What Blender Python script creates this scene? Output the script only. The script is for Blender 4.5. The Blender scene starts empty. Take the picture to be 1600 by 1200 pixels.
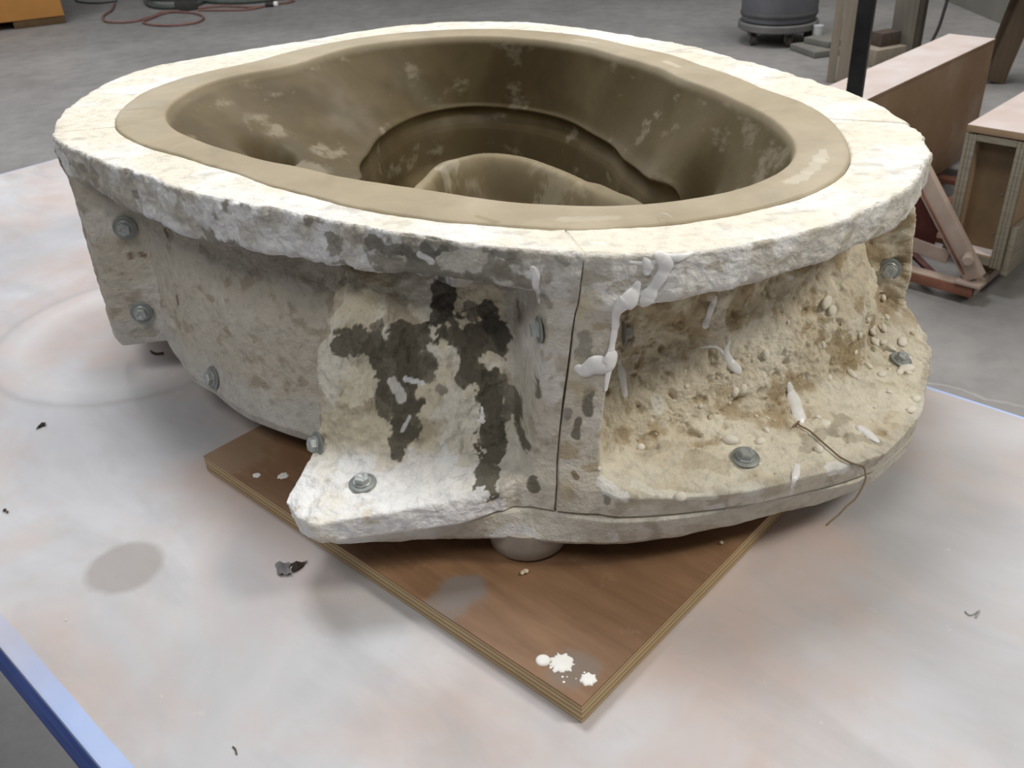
import bpy, bmesh, math, random
import numpy as np
from mathutils import Vector, Matrix

random.seed(7)
C = bpy.context.scene.collection
scene = bpy.context.scene

# ------------------------------------------------------------------ camera
FPX = 1450.85
PITCH, ROLL = math.radians(31.47), math.radians(-3.335)
CAMZ = 0.5731                      # above the table top (z = 0)
_cp, _sp = math.cos(PITCH), math.sin(PITCH)
FW = np.array([0, _cp, -_sp]); _u0 = np.array([0, _sp, _cp]); _r0 = np.array([1.0, 0, 0])
RI = math.cos(ROLL) * _r0 + math.sin(ROLL) * _u0
UP = -math.sin(ROLL) * _r0 + math.cos(ROLL) * _u0
CAM = np.array([0, 0, CAMZ])
cam = bpy.data.cameras.new('camera'); camo = bpy.data.objects.new('camera', cam); C.objects.link(camo)
M = Matrix.Identity(4)
for i in range(3):
    M[i][0], M[i][1], M[i][2], M[i][3] = RI[i], UP[i], -FW[i], CAM[i]
camo.matrix_world = M
cam.sensor_width = 36; cam.lens = FPX / 1600 * 36; cam.clip_start = 0.02; cam.clip_end = 100
cam.dof.use_dof = True; cam.dof.focus_distance = 0.85; cam.dof.aperture_fstop = 18
scene.camera = camo

# ------------------------------------------------------------------ light
w = bpy.data.worlds.new('world'); scene.world = w; w.use_nodes = True
w.node_tree.nodes['Background'].inputs[0].default_value = (0.93, 0.96, 1.0, 1)
w.node_tree.nodes['Background'].inputs[1].default_value = 0.125
def area(name, loc, target, size, power, col, sy=None):
    l = bpy.data.lights.new(name, 'AREA'); l.energy = power; l.color = col; l.size = size
    if sy: l.shape = 'RECTANGLE'; l.size_y = sy
    o = bpy.data.objects.new(name, l); C.objects.link(o); o.location = loc
    d = Vector(target) - Vector(loc); o.rotation_euler = d.to_track_quat('-Z', 'Y').to_euler(); return o
area('ceiling_or_fill_lamp', (-0.5, 2.0, 3.4), (-0.1, 1.1, 0), 0.9, 70, (0.97, 0.98, 1.0))
area('ceiling_or_fill_lamp', (2.2, 0.15, 2.4), (0.1, 0.8, 0.1), 0.6, 50, (1.0, 0.94, 0.83))
area('ceiling_or_fill_lamp', (-1.0, -0.75, 3.0), (0, .8, .1), 1.1, 34, (1.0, 0.97, 0.92))  # unseen fill added above the camera side to brighten the front faces
area('ceiling_or_fill_lamp', (2.0, 5.5, 3.6), (2.0, 5.5, -1), 3.0, 170, (1.0, 0.97, 0.95))
area('ceiling_or_fill_lamp', (-3.5, 6.0, 3.6), (-3.5, 6.0, -1), 3.0, 190, (0.97, 0.98, 1.0))
vs = scene.view_settings
vs.view_transform = 'Standard'; vs.look = 'None'; vs.gamma = 1; vs.use_curve_mapping = False
vs.exposure = -0.10

# ------------------------------------------------------------------ helpers
def ray(x, y):
    return RI * (x - 800) / FPX - UP * (y - 600) / FPX + FW
def at(x, y, z):                     # where the sight line of a photo point meets height z
    d = ray(x, y); return CAM + d * ((z - CAMZ) / d[2])

def _hash(ix, iy, iz, s):
    h = (ix * 374761393 + iy * 668265263 + iz * 1440662683 + s * 974711) & 0xffffffff
    h = ((h ^ (h >> 13)) * 1274126177) & 0xffffffff
    h = h ^ (h >> 16)
    return (h & 0xffff) / 65535.0
def vnoise(P, f, s=0):
    Q = np.asarray(P, float) * f + 1000.3
    I = np.floor(Q).astype(np.int64); F = Q - I; F = F * F * F * (F * (F * 6 - 15) + 10)
    out = 0
    for a in (0, 1):
        wx = F[..., 0] if a else 1 - F[..., 0]
        for b in (0, 1):
            wy = F[..., 1] if b else 1 - F[..., 1]
            for c in (0, 1):
                wz = F[..., 2] if c else 1 - F[..., 2]
                out = out + wx * wy * wz * _hash(I[..., 0] + a, I[..., 1] + b, I[..., 2] + c, s)
    return out * 2 - 1
ROT = np.array(Matrix.Rotation(.9, 3, Vector((.48, .62, .62)).normalized()))
def fbm(P, f, n=4, s=0, g=0.5):
    o = 0; a = 1; t = 0; Q = np.asarray(P, float)
    for i in range(n):
        Q = Q @ ROT
        o = o + a * vnoise(Q, f, s + i * 17); t += a; a *= g; f *= 2.03
    return o / t
def sstep(a, b, x):
    t = np.clip((x - a) / (b - a), 0, 1); return t * t * (3 - 2 * t)
def lerp(a, b, t): return a + (b - a) * t

def np_mesh(name, V, F4, col=None, smooth=True, extra=()):
    """V (n,3); F4 (m,4) quads; extra = list of ngons (index lists)"""
    me = bpy.data.meshes.new(name)
    V = np.asarray(V, np.float32); F4 = np.asarray(F4, np.int32)
    lt = [np.full(len(F4), 4, np.int32)] + [np.array([len(e)], np.int32) for e in extra]
    lt = np.concatenate(lt); lv = np.concatenate([F4.ravel()] + [np.array(e, np.int32) for e in extra])
    me.vertices.add(len(V)); me.vertices.foreach_set('co', V.ravel())
    me.loops.add(len(lv)); me.loops.foreach_set('vertex_index', lv)
    me.polygons.add(len(lt))
    st = np.zeros(len(lt), np.int32); st[1:] = np.cumsum(lt)[:-1]
    me.polygons.foreach_set('loop_start', st)
    try: me.polygons.foreach_set('loop_total', lt)
    except Exception: pass
    me.polygons.foreach_set('use_smooth', np.full(len(lt), smooth, bool))
    me.update(calc_edges=True); me.validate()
    if col is not None: set_col(me, col)
    return me
def set_col(me, col):
    ca = me.color_attributes.get('Col') or me.color_attributes.new('Col', 'FLOAT_COLOR', 'POINT')
    c4 = np.ones((len(col), 4), np.float32); c4[:, :3] = col
    ca.data.foreach_set('color', c4.ravel())

def link(name, me, mat=None, parent=None, loc=None):
    o = bpy.data.objects.new(name, me); C.objects.link(o)
    if mat is not None: me.materials.clear(); me.materials.append(mat)
    if parent is not None: o.parent = parent
    if loc is not None: o.location = loc
    return o
def tag(o, label=None, cat=None, group=None, kind=None):
    if label: o['label'] = label
    if cat: o['category'] = cat
    if group: o['group'] = group
    if kind: o['kind'] = kind
    return o
def empty(name, loc=(0, 0, 0), rz=0):
    o = bpy.data.objects.new(name, None); C.objects.link(o); o.location = loc; o.rotation_euler = (0, 0, rz)
    o.empty_display_size = 0.05; return o

class MB:
    def __init__(s): s.bm = bmesh.new()
    def box(s, c, d, rz=0, bev=0.0, mat=None):
        r = bmesh.ops.create_cube(s.bm, size=1)
        vs_ = r['verts']
        T = Matrix.Translation(c) @ (mat if mat is not None else Matrix.Rotation(rz, 4, 'Z')) @ Matrix.Diagonal((*d, 1))
        bmesh.ops.transform(s.bm, matrix=T, verts=vs_)
        if bev:
            es = list({e for v in vs_ for e in v.link_edges})
            bmesh.ops.bevel(s.bm, geom=es, offset=bev, segments=2, affect='EDGES', profile=0.6)
        return s
    def bar(s, a, b, wd, ht, bev=0.0, up=(0, 0, 1)):
        a = Vector(a); b = Vector(b); d = (b - a); L = d.length; x = d.normalized(); u = Vector(up)
        y = u.cross(x).normalized(); z = x.cross(y)
        R = Matrix((x, y, z)).transposed().to_4x4()
        return s.box((a + b) / 2, (L, wd, ht), bev=bev, mat=R)
    def cyl(s, a, b, r1, r2=None, n=24, bev=0):
        a = Vector(a); b = Vector(b); d = b - a
        r = bmesh.ops.create_cone(s.bm, cap_ends=True, segments=n, radius1=r1, radius2=r1 if r2 is None else r2, depth=d.length)
        q = d.to_track_quat('Z', 'Y').to_matrix().to_4x4()
        bmesh.ops.transform(s.bm, matrix=Matrix.Translation((a + b) / 2) @ q, verts=r['verts'])
        return s
    def lathe(s, prof, n=48, c=(0, 0, 0)):
        rings = []
        for r, z in prof:
            rings.append([s.bm.verts.new((c[0] + r * math.cos(2 * math.pi * i / n), c[1] + r * math.sin(2 * math.pi * i / n), c[2] + z)) for i in range(n)])
        for A, B in zip(rings, rings[1:]):
            for i in range(n):
                s.bm.faces.new((A[i], A[(i + 1) % n], B[(i + 1) % n], B[i]))
        if prof[0][0] > 1e-4: s.bm.faces.new(rings[0][::-1])
        if prof[-1][0] > 1e-4: s.bm.faces.new(rings[-1])
        return s
    def tube(s, pts, rad, n=8, flat=1.0, nrm=None):
        pts = [Vector(p) for p in pts]
        rad = rad if hasattr(rad, '__len__') else [rad] * len(pts)
        rings = []; pu = None
        for i, p in enumerate(pts):
            t = (pts[min(i + 1, len(pts) - 1)] - pts[max(i - 1, 0)]).normalized()
            u = Vector(nrm[i]) if nrm is not None else (pu if pu else (Vector((0, 0, 1)) if abs(t.z) < .9 else Vector((1, 0, 0))))
            u = (u - t * u.dot(t)).normalized(); v = t.cross(u); pu = u
            rings.append([s.bm.verts.new(p + (u * math.sin(2 * math.pi * k / n) * flat + v * math.cos(2 * math.pi * k / n)) * rad[i]) for k in range(n)])
        for A, B in zip(rings, rings[1:]):
            for k in range(n): s.bm.faces.new((A[k], A[(k + 1) % n], B[(k + 1) % n], B[k]))
        s.bm.faces.new(rings[0][::-1]); s.bm.faces.new(rings[-1]); return s
    def mesh(s, name, smooth=None):
        bmesh.ops.recalc_face_normals(s.bm, faces=s.bm.faces)
        me = bpy.data.meshes.new(name); s.bm.to_mesh(me); s.bm.free()
        if smooth is not None:
            me.polygons.foreach_set('use_smooth', [True] * len(me.polygons))
            me.set_sharp_from_angle(angle=math.radians(smooth))
        return me
    def build(s, name, mat, parent=None, smooth=35):
        return link(name, s.mesh(name, smooth), mat, parent)
def catmull(P, n):
    P = [np.array(p, float) for p in P]; out = []
    for i in range(len(P) - 1):
        a = P[max(i - 1, 0)]; b = P[i]; c = P[i + 1]; d = P[min(i + 2, len(P) - 1)]
        for t in np.linspace(0, 1, n, endpoint=False):
            out.append(.5 * (2 * b + (c - a) * t + (2 * a - 5 * b + 4 * c - d) * t * t + (3 * b - a - 3 * c + d) * t ** 3))
    out.append(P[-1]); return out

# ------------------------------------------------------------------ materials
class NT:
    def __init__(s, name, rough=0.7, spec=0.3):
        s.m = bpy.data.materials.new(name); s.m.use_nodes = True; s.t = s.m.node_tree
        s.b = s.t.nodes['Principled BSDF']; s.b.inputs['Roughness'].default_value = rough
        s.b.inputs['Specular IOR Level'].default_value = spec
        s.co = s.n('ShaderNodeTexCoord').outputs['Object']
    def n(s, ty, **k):
        nd = s.t.nodes.new(ty)
        for a, v in k.items(): setattr(nd, a, v)
        return nd
    def l(s, a, b): s.t.links.new(a, b)
    def vmap(s, scale=(1, 1, 1), rot=(0, 0, 0), loc=(0, 0, 0)):
        m = s.n('ShaderNodeMapping'); m.inputs['Scale'].default_value = scale; m.inputs['Rotation'].default_value = rot; m.inputs['Location'].default_value = loc
        s.l(s.co, m.inputs[0]); return m.outputs[0]
    def noise(s, sc, det=5, ro=.55, vec=None, dist=0):
        nd = s.n('ShaderNodeTexNoise'); nd.inputs['Scale'].default_value = sc; nd.inputs['Detail'].default_value = det
        nd.inputs['Roughness'].default_value = ro; nd.inputs['Distortion'].default_value = dist
        s.l(vec or s.co, nd.inputs['Vector']); return nd.outputs['Fac']
    def ramp(s, f, stops):
        r = s.n('ShaderNodeValToRGB'); e = r.color_ramp.elements
        while len(e) < len(stops): e.new(.5)
        for x, (p, c) in zip(e, stops):
            x.position = p; x.color = (*c, 1) if hasattr(c, '__len__') else (c, c, c, 1)
        s.l(f, r.inputs[0]); return r.outputs[0]
    def mix(s, f, a, b, mode='MIX'):
        m = s.n('ShaderNodeMix', data_type='RGBA', blend_type=mode)
        for i, v in ((0, f), (6, a), (7, b)):
            if hasattr(v, 'is_output') or hasattr(v, 'links'): s.l(v, m.inputs[i])
            else: m.inputs[i].default_value = v if i == 0 else (*v, 1)
        return m.outputs[2]
    def math(s, op, a, b=None, c=None, clamp=False):
        m = s.n('ShaderNodeMath', operation=op, use_clamp=clamp)
        for i, v in enumerate((a, b, c)):
            if v is None: continue
            if hasattr(v, 'links'): s.l(v, m.inputs[i])
            else: m.inputs[i].default_value = v
        return m.outputs[0]
    def sep(s, v=None):
        x = s.n('ShaderNodeSeparateXYZ'); s.l(v or s.co, x.inputs[0]); return x.outputs
    def bump(s, h, strength=.3, dist=.002):
        b = s.n('ShaderNodeBump'); b.inputs['Strength'].default_value = strength; b.inputs['Distance'].default_value = dist
        s.l(h, b.inputs['Height']); s.l(b.outputs[0], s.b.inputs['Normal'])
    def col(s, c):
        if hasattr(c, 'links'): s.l(c, s.b.inputs['Base Color'])
        else: s.b.inputs['Base Color'].default_value = (*c, 1)
        return s

def mat_plaster():
    s = NT('plaster', .82, .25)
    a = s.n('ShaderNodeAttribute', attribute_name='Col').outputs['Color']
    n1 = s.noise(90, 6, .65); n2 = s.noise(420, 3, .6)
    f = s.ramp(n1, [(.3, .80), (.5, 1.0), (.72, 1.05)])
    c = s.mix(1.0, a, f, 'MULTIPLY')
    sp = s.ramp(s.noise(230, 3, .5), [(.66, 0), (.76, 1)])
    c = s.mix(s.math('MULTIPLY', sp, .13), c, (.34, .28, .19))
    s.col(c)
    h = s.math('ADD', s.math('ADD', s.math('MULTIPLY', n1, 1.0), s.math('MULTIPLY', n2, .35)), s.math('MULTIPLY', s.noise(34, 7, .6, dist=1.4), 1.6))
    s.bump(h, .7, .004); return s.m
def mat_clay():
    s = NT('olive_clay', .62, .3)
    a = s.n('ShaderNodeAttribute', attribute_name='Col').outputs['Color']
    n = s.noise(14, 6, .6, dist=.6)
    c = s.mix(1.0, a, s.ramp(n, [(.3, .84), (.55, 1.0), (.75, 1.1)]), 'MULTIPLY')
    s.col(c); s.bump(s.noise(260, 4, .6), .12, .001)
    s.l(s.ramp(s.noise(10, 3), [(.35, .75), (.65, .5)]), s.b.inputs['Roughness']); return s.m
def mat_simple(name, col, rough=.6, var=.15, sc=20, spec=.3, metal=0, bump=0, bsc=80, streak=None, dark=None):
    s = NT(name, rough, spec); s.b.inputs['Metallic'].default_value = metal
    v = s.vmap(streak) if streak else None
    n = s.noise(sc, 5, .6, v)
    lo = tuple(x * (1 - var) for x in (dark or col)); hi = tuple(min(1, x * (1 + var)) for x in col)
    s.col(s.ramp(n, [(.3, lo), (.7, hi)]))
    if bump: s.bump(s.noise(bsc, 4, .6, v), bump, .002)
    return s.m

# ------------------------------------------------------------------ large structure
def mat_floor():
    s = NT('concrete_floor', .55, .35)
    n1 = s.noise(1.1, 6, .6); n2 = s.noise(9, 6, .65)
    c = s.ramp(n1, [(.3, (.235, .23, .225)), (.52, (.285, .278, .27)), (.72, (.33, .32, .31))])
    c = s.mix(.8, c, s.ramp(n2, [(.3, .78), (.55, 1.0), (.75, 1.12)]), 'MULTIPLY')
    # crack line in the slab
    v = s.sep(s.vmap(rot=(0, 0, math.radians(38)), loc=(0, 0, 0)))
    wv = s.math('ADD', v[1], s.math('MULTIPLY', s.noise(3.0, 4), .18))
    ln = s.math('ABSOLUTE', s.math('ADD', wv, FLOOR_CRACK))
    c = s.mix(s.math('MULTIPLY', s.ramp(ln, [(0.0, .55), (.008, 0)]), s.math('GREATER_THAN', s.sep()[0], .4)), c, (.5, .47, .45))
    s.col(c); s.bump(s.noise(60, 4), .15, .004); return s.m
FLOOR_Z = -0.85
FLOOR_CRACK = -2.54
bm = MB(); bm.box((0, 6, FLOOR_Z - .05), (24, 26, .1)); fl = bm.build('floor', mat_floor(), smooth=None); tag(fl, kind='structure')
m_wall = mat_simple('grey_green_wall', (.22, .215, .185), .8, .12, 2.5)
_w0, _w1 = at(1590, 97, FLOOR_Z)[:2], at(1372, -8, FLOOR_Z)[:2]
_wd = (_w1 - _w0) / np.linalg.norm(_w1 - _w0); _wn = np.array([-_wd[1], _wd[0]]); _wn = _wn if _wn[0] > 0 else -_wn
_wc = _w0 + _wd * 1.2 + _wn * .45
bm = MB(); bm.box((_wc[0], _wc[1], FLOOR_Z + 1.751), (3.6, .12, 3.5), rz=math.atan2(_wd[1], _wd[0])); tag(bm.build("wall_right", m_wall, smooth=None), kind="structure")

bm = MB(); bm.box((0, 15.5, FLOOR_Z + 1.95), (23, .12, 3.9)); tag(bm.build('wall_back', m_wall, smooth=None), kind='structure')
# ------------------------------------------------------------------ worktable
UA = math.radians(135.8)
U = np.array([math.cos(UA), math.sin(UA)]); Vv = np.array([-U[1], U[0]]) * 1.0   # U along the table, Vv across it
def uv(p): return float(np.dot(p[:2], U)), float(np.dot(p[:2], Vv))
V_NEAR = np.mean([uv(at(0, 1012, 0))[1], uv(at(155, 1200, 0))[1]])
V_FAR = np.mean([uv(at(1449, 601, 0))[1], uv(at(1600, 651, 0))[1]])
U_FAR = np.mean([uv(at(0, 271, 0))[0], uv(at(92, 246.5, 0))[0]]); U_END = -0.55
if V_NEAR > V_FAR: V_NEAR, V_FAR = V_FAR, V_NEAR
FLIP = uv(at(0, 1012, 0))[1] > uv(at(1449, 601, 0))[1]
TL, TW = U_FAR - U_END, V_FAR - V_NEAR
tc = (U_FAR + U_END) / 2 * U + (V_NEAR + V_FAR) / 2 * Vv
def tabloc(p):                       # world point -> table local
    a, b = uv(p); return a - (U_FAR + U_END) / 2, b - (V_NEAR + V_FAR) / 2
def mat_table():
    s = NT('dusty_blue_tabletop', .6, .35)
    x, y, z = s.sep()
    white = s.ramp(s.noise(2.6, 5, .6, dist=.5), [(.28, (.41, .40, .41)), (.43, (.49, .492, .515)), (.57, (.575, .578, .605)), (.74, (.70, .703, .72))])
    pink = s.ramp(s.noise(3.3, 5, .62, s.vmap(loc=(3, 1, 0)), dist=.4), [(.43, 0), (.63, .8)])
    c = s.mix(pink, white, (.54, .43, .385))
    grey = s.ramp(s.noise(5, 6, .6, s.vmap(scale=(1, 3, 1), rot=(0, 0, .5), loc=(9, 4, 0)), dist=.3), [(.5, 0), (.72, .5)])
    c = s.mix(grey, c, (.37, .37, .385))
    c = s.mix(s.ramp(s.noise(55, 4, .7), [(.66, 0), (.8, .35)]), c, (.86, .84, .83))
    # round marks where buckets stood
    def ring(px, py, rad, wid, colr, amt, filled):
        tx, ty = tabloc(at(px, py, 0))
        d = s.n('ShaderNodeVectorMath', operation='DISTANCE'); q = s.n('ShaderNodeCombineXYZ'); s.l(x, q.inputs[0]); s.l(y, q.inputs[1])
        s.l(q.outputs[0], d.inputs[0]); d.inputs[1].default_value = (tx, ty, 0)
        dd = s.math('ADD', d.outputs['Value'], s.math('MULTIPLY', s.math('SUBTRACT', s.noise(40, 3), .5), .008))
        if filled: f = s.ramp(s.math('SUBTRACT', dd, rad - .5), [(.497, amt), (.503, 0)])
        else: f = s.ramp(s.math('ABSOLUTE', s.math('SUBTRACT', dd, rad)), [(0, amt), (wid, 0)])
        return s.mix(f, c, colr)
    c = ring(195, 886, .0345, 0, (.33, .30, .285), .72, True)
    c = ring(215, 518, .150, .045, (.72, .715, .72), .45, False)
    c = ring(215, 518, .186, .010, (.42, .405, .41), .7, False)
    # bare blue along the long edges, bare sides
    e1 = s.math('SUBTRACT', TW / 2, s.math('ABSOLUTE', y)); e2 = s.math('SUBTRACT', TL / 2, s.math('ABSOLUTE', x))
    wob = s.math('MULTIPLY', s.math('SUBTRACT', s.noise(7, 3), .5), .007)
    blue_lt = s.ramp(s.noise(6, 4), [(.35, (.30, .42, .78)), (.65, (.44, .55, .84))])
    side = s.math('MULTIPLY', y, 1 if FLIP else -1)
    nearm = s.ramp(s.math('ADD', side, .5), [(.5, 0), (.51, 1)])
    bandw = s.math('ADD', .006, s.math('MULTIPLY', nearm, s.math('MULTIPLY', .011, s.ramp(x, [(TBX0, 1.0), (TBX1, .75)]))))
    f = s.math('LESS_THAN', s.math('ADD', e1, wob), bandw)
    dust = s.math('MULTIPLY', f, s.ramp(s.math('MULTIPLY_ADD', x, .5, .5), [(TBF0, .95), (TBF1, .35)]))
    c = s.mix(dust, c, blue_lt)
    f2 = s.math('LESS_THAN', e2, .008); c = s.mix(s.math('MULTIPLY', f2, .6), c, blue_lt)
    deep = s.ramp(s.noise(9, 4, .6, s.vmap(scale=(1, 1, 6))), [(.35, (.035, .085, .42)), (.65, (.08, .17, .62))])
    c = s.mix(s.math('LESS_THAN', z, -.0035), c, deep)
    s.col(c); s.bump(s.noise(35, 5, .6), .12, .002); return s.m
_bx = tabloc(at(155, 1200, 0))[0]
TBX0, TBX1 = 0.0, 1.0
TBF0, TBF1 = _bx * .5 + .5 + .03, _bx * .5 + .5 + .09
tab = empty('worktable', (tc[0], tc[1], FLOOR_Z), UA)
tag(tab, 'blue-edged worktable with a white plaster-dusted top under the mold', 'table')
TZ = -FLOOR_Z
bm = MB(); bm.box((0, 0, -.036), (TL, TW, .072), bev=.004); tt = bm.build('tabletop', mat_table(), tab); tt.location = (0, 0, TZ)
m_leg = mat_simple('grey_steel', (.2, .21, .22), .5, .1)
lm = MB(); lm.box((0, 0, 0), (.05, .05, TZ - .076), bev=.004); lme = lm.mesh('leg', 35)
for sx in (-1, 1):
    for sy in (-1, 1):
        o = link('leg', lme, m_leg, tab); o.location = (sx * (TL / 2 - .12), sy * (TW / 2 - .10), (TZ - .076) / 2)
bm = MB()
for sy in (-1, 1): bm.bar((-TL / 2 + .1, sy * (TW / 2 - .10), TZ - .113), (TL / 2 - .1, sy * (TW / 2 - .10), TZ - .113), .03, .078)
bm.build('apron', m_leg, tab)

# ------------------------------------------------------------------ plywood board
BT = .019
A_ = at(317.5, 712.3, BT)[:2]; B_ = at(909, 1104, BT)[:2]
ub = (A_ - B_); LB = np.linalg.norm(ub); ub /= LB
vb = at(1209.5, 805, BT)[:2] - B_; vb -= ub * np.dot(ub, vb); vb /= np.linalg.norm(vb)
WB = 0.502
bc = B_ + ub * LB / 2 + vb * WB / 2
bang = math.atan2(ub[1], ub[0])
def mat_board():
    s = NT('stained_plywood', .55, .35)
    x, y, z = s.sep()
    g = s.noise(9, 6, .62, s.vmap(scale=(1, 7, 1)))
    top = s.ramp(g, [(.3, (.18, .098, .05)), (.5, (.235, .13, .068)), (.72, (.285, .165, .09))])
    top = s.mix(s.ramp(s.noise(5, 4), [(.42, 0), (.7, .5)]), top, (.16, .09, .048))
    top = s.mix(s.ramp(s.noise(28, 5, .7), [(.62, 0), (.8, .35)]), top, (.42, .30, .20))
    # damp plaster smears
    def spot(px, py, r, colr, amt, prev, sq=1.0):
        d = at(px, py, BT)[:2] - bc; lx, ly = float(np.dot(d, ub)), float(np.dot(d, np.array([-ub[1], ub[0]])))
        q = s.n('ShaderNodeVectorMath', operation='DISTANCE'); s.l(s.co, q.inputs[0]); q.inputs[1].default_value = (lx, ly, BT)
        dd = s.math('ADD', q.outputs['Value'], s.math('MULTIPLY', s.math('SUBTRACT', s.noise(45, 4), .5), r * 1.2))
        return s.mix(s.ramp(dd, [(r * .75, amt), (r * 1.15, 0)]), prev, colr)
    top = spot(722, 925, .022, (.19, .17, .16), .85, top); top = spot(695, 950, .02, (.2, .17, .15), .6, top)
    top = spot(895, 1045, .019, (.20, .17, .145), .7, top)
    top = spot(360, 700, .05, (.30, .22, .15), .5, top)
    ply = s.n('ShaderNodeTexWave', wave_type='BANDS', bands_direction='Z'); ply.inputs['Scale'].default_value = 62; ply.inputs['Distortion'].default_value = .6
    ply.inputs['Detail'].default_value = 3; ply.inputs['Detail Scale'].default_value = 2
    s.l(s.vmap(scale=(.12, .12, 1)), ply.inputs['Vector'])
    edge = s.ramp(ply.outputs['Fac'], [(.25, (.33, .235, .12)), (.6, (.56, .42, .24))])
    edge = s.mix(s.ramp(s.noise(30, 5, .7, s.vmap(scale=(1, 1, 4))), [(.55, 0), (.75, .55)]), edge, (.27, .20, .11))
    c = s.mix(s.math('LESS_THAN', z, BT - .0012), top, edge)
    s.col(c); s.bump(g, .15, .001); return s.m
brd = empty('plywood_board', (bc[0], bc[1], 0), bang)
tag(brd, 'square brown plywood board lying on the dusty tabletop under the mold', 'board')
m_board = mat_board()
bm = MB(); bm.box((0, 0, BT / 2 + .0003), (LB, WB, BT), bev=.0008); panel = bm.build('panel', m_board, brd)
m_white = mat_simple('white_plaster', (.86, .85, .82), .6, .05, 60)
m_slip = mat_simple('wet_white_slip', (.86, .86, .86), .3, .04, 40, .5)
Binv = Matrix.Translation((bc[0], bc[1], 0)) @ Matrix.Rotation(bang, 4, 'Z'); Binv = Binv.inverted()
def splash(px, py, rad, spikes, amp, hgt, name, seed):
    rnd = random.Random(seed); c = at(px, py, BT); c = Binv @ Vector(c); bm = bmesh.new(); n = 44
    ph = [rnd.random() * 6.28 for _ in range(4)]
    rr = []
    for k in range(n):
        a = 2 * math.pi * k / n
        rr.append(rad * (1 + amp * (math.sin(spikes * a + ph[0]) * .5 + math.sin((spikes * 2 + 1) * a + ph[1]) * .35 + rnd.uniform(-.5, .5))))
    rings = []
    for f, h in ((1, 0), (.93, .55), (.7, .9), (.35, 1)):
        rings.append([bm.verts.new((c.x + rr[k] * f * math.cos(2 * math.pi * k / n), c.y + rr[k] * f * math.sin(2 * math.pi * k / n), BT + hgt * h)) for k in range(n)])
    for A, B in zip(rings, rings[1:]):
        for k in range(n): bm.faces.new((A[k], A[(k + 1) % n], B[(k + 1) % n], B[k]))
    bm.faces.new(rings[-1]); me = bpy.data.meshes.new(name); bm.to_mesh(me); bm.free()
    me.polygons.foreach_set('use_smooth', [True] * len(me.polygons))
    return link(name, me, m_white, brd)
tag(splash(848.5, 1032.5, .0058, 2, .03, .0022, 'plaster_drop', 1), 'round white plaster drop')
tag(splash(878, 1037, .0092, 9, .22, .0016, 'plaster_splash', 2), 'star shaped white plaster splash')
tag(splash(919, 1062, .0062, 7, .16, .0016, 'plaster_splash', 3), 'small white plaster splash nearest the corner')
tag(splash(401, 743, .0042, 2, .15, .0008, 'plaster_drop', 4)); tag(splash(442, 744, .0055, 3, .2, .0008, 'plaster_drop', 5))
for k, (x, y, r) in enumerate(((860.5, 1043.5, .0012), (879, 1058, .001), (881, 1066, .0011), (913, 1051, .0009), (916, 1053.5, .0009), (886, 1058, .0007), (900, 1061, .0006))):
    splash(x, y, r, 3, .1, .0006, 'plaster_speck', 10 + k)

# ------------------------------------------------------------------ plaster mold
RIMZ = .300
C0 = np.array([-.05, 1.08])
OUT = [(80,205),(95,178),(130,150),(180,122),(240,103),(330,87),(420,72),(520,56),(620,40),(700,34),(790,33),(880,40),(960,52),(1050,66),(1150,92),(1260,123),(1340,148),(1395,176),(1438,208),(1452,235),(1443,258),(1430,285),(1380,313),(1290,352),(1180,378),(1060,396),(913,402),(800,392),(680,370),(560,350),(440,325),(330,305),(230,272),(150,245),(95,220)]
CLO = [(178,185),(190,170),(230,142),(300,118),(400,97),(540,63),(660,49),(780,46),(880,53),(980,72),(1100,105),(1190,140),(1262,164),(1310,200),(1333,245),(1320,275),(1270,305),(1180,330),(1070,350),(915,362),(790,356),(640,340),(480,305),(370,270),(290,246),(210,222),(182,205)]
CLI = [(260,178),(275,158),(320,132),(380,117),(460,104),(560,72),(660,60),(750,58),(850,64),(960,88),(1060,125),(1150,160),(1215,195),(1243,235),(1235,258),(1190,285),(1120,305),(1010,321),(905,323),(800,317),(700,300),(600,287),(480,262),(380,240),(310,218),(268,198)]
def polar(px, z=RIMZ, kw=29):
    P = np.array([at(x, y, z)[:2] for x, y in px]) - C0
    return polar_xy(P, kw)
def polar_xy(P, kw=29):
    t = np.degrees(np.arctan2(P[:, 1], P[:, 0])); r = np.hypot(P[:, 0], P[:, 1]); o = np.argsort(t); t, r = t[o], r[o]
    T = np.r_[t - 360, t, t + 360]; R = np.r_[r, r, r]
    fine = np.linspace(-360, 360, 2881)                      # monotone-ish smoothing of the traced ring
    y = np.interp(fine, T, R); k = np.hanning(kw); k /= k.sum(); y = np.convolve(np.pad(y, kw // 2, mode='edge'), k, 'valid')
    return lambda a: np.interp((np.asarray(a) + 180) % 360 - 180, fine, y)
R_out, R_co, R_ci = polar(OUT), polar(CLO, kw=57), polar(CLI, kw=81)
SF, SR, SL = -78.5, -23.5, -173.8          # seam directions (degrees about C0)
ZR = ([-180,-171,-151,-141,-127,-109,-100,-88,-82.5,-77,-72,-65,-57,-50,-35,-20,180], [.26,.262,.249,.242,.246,.251,.253,.262,.260,.252,.253,.256,.263,.263,.265,.262,.26])
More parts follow.
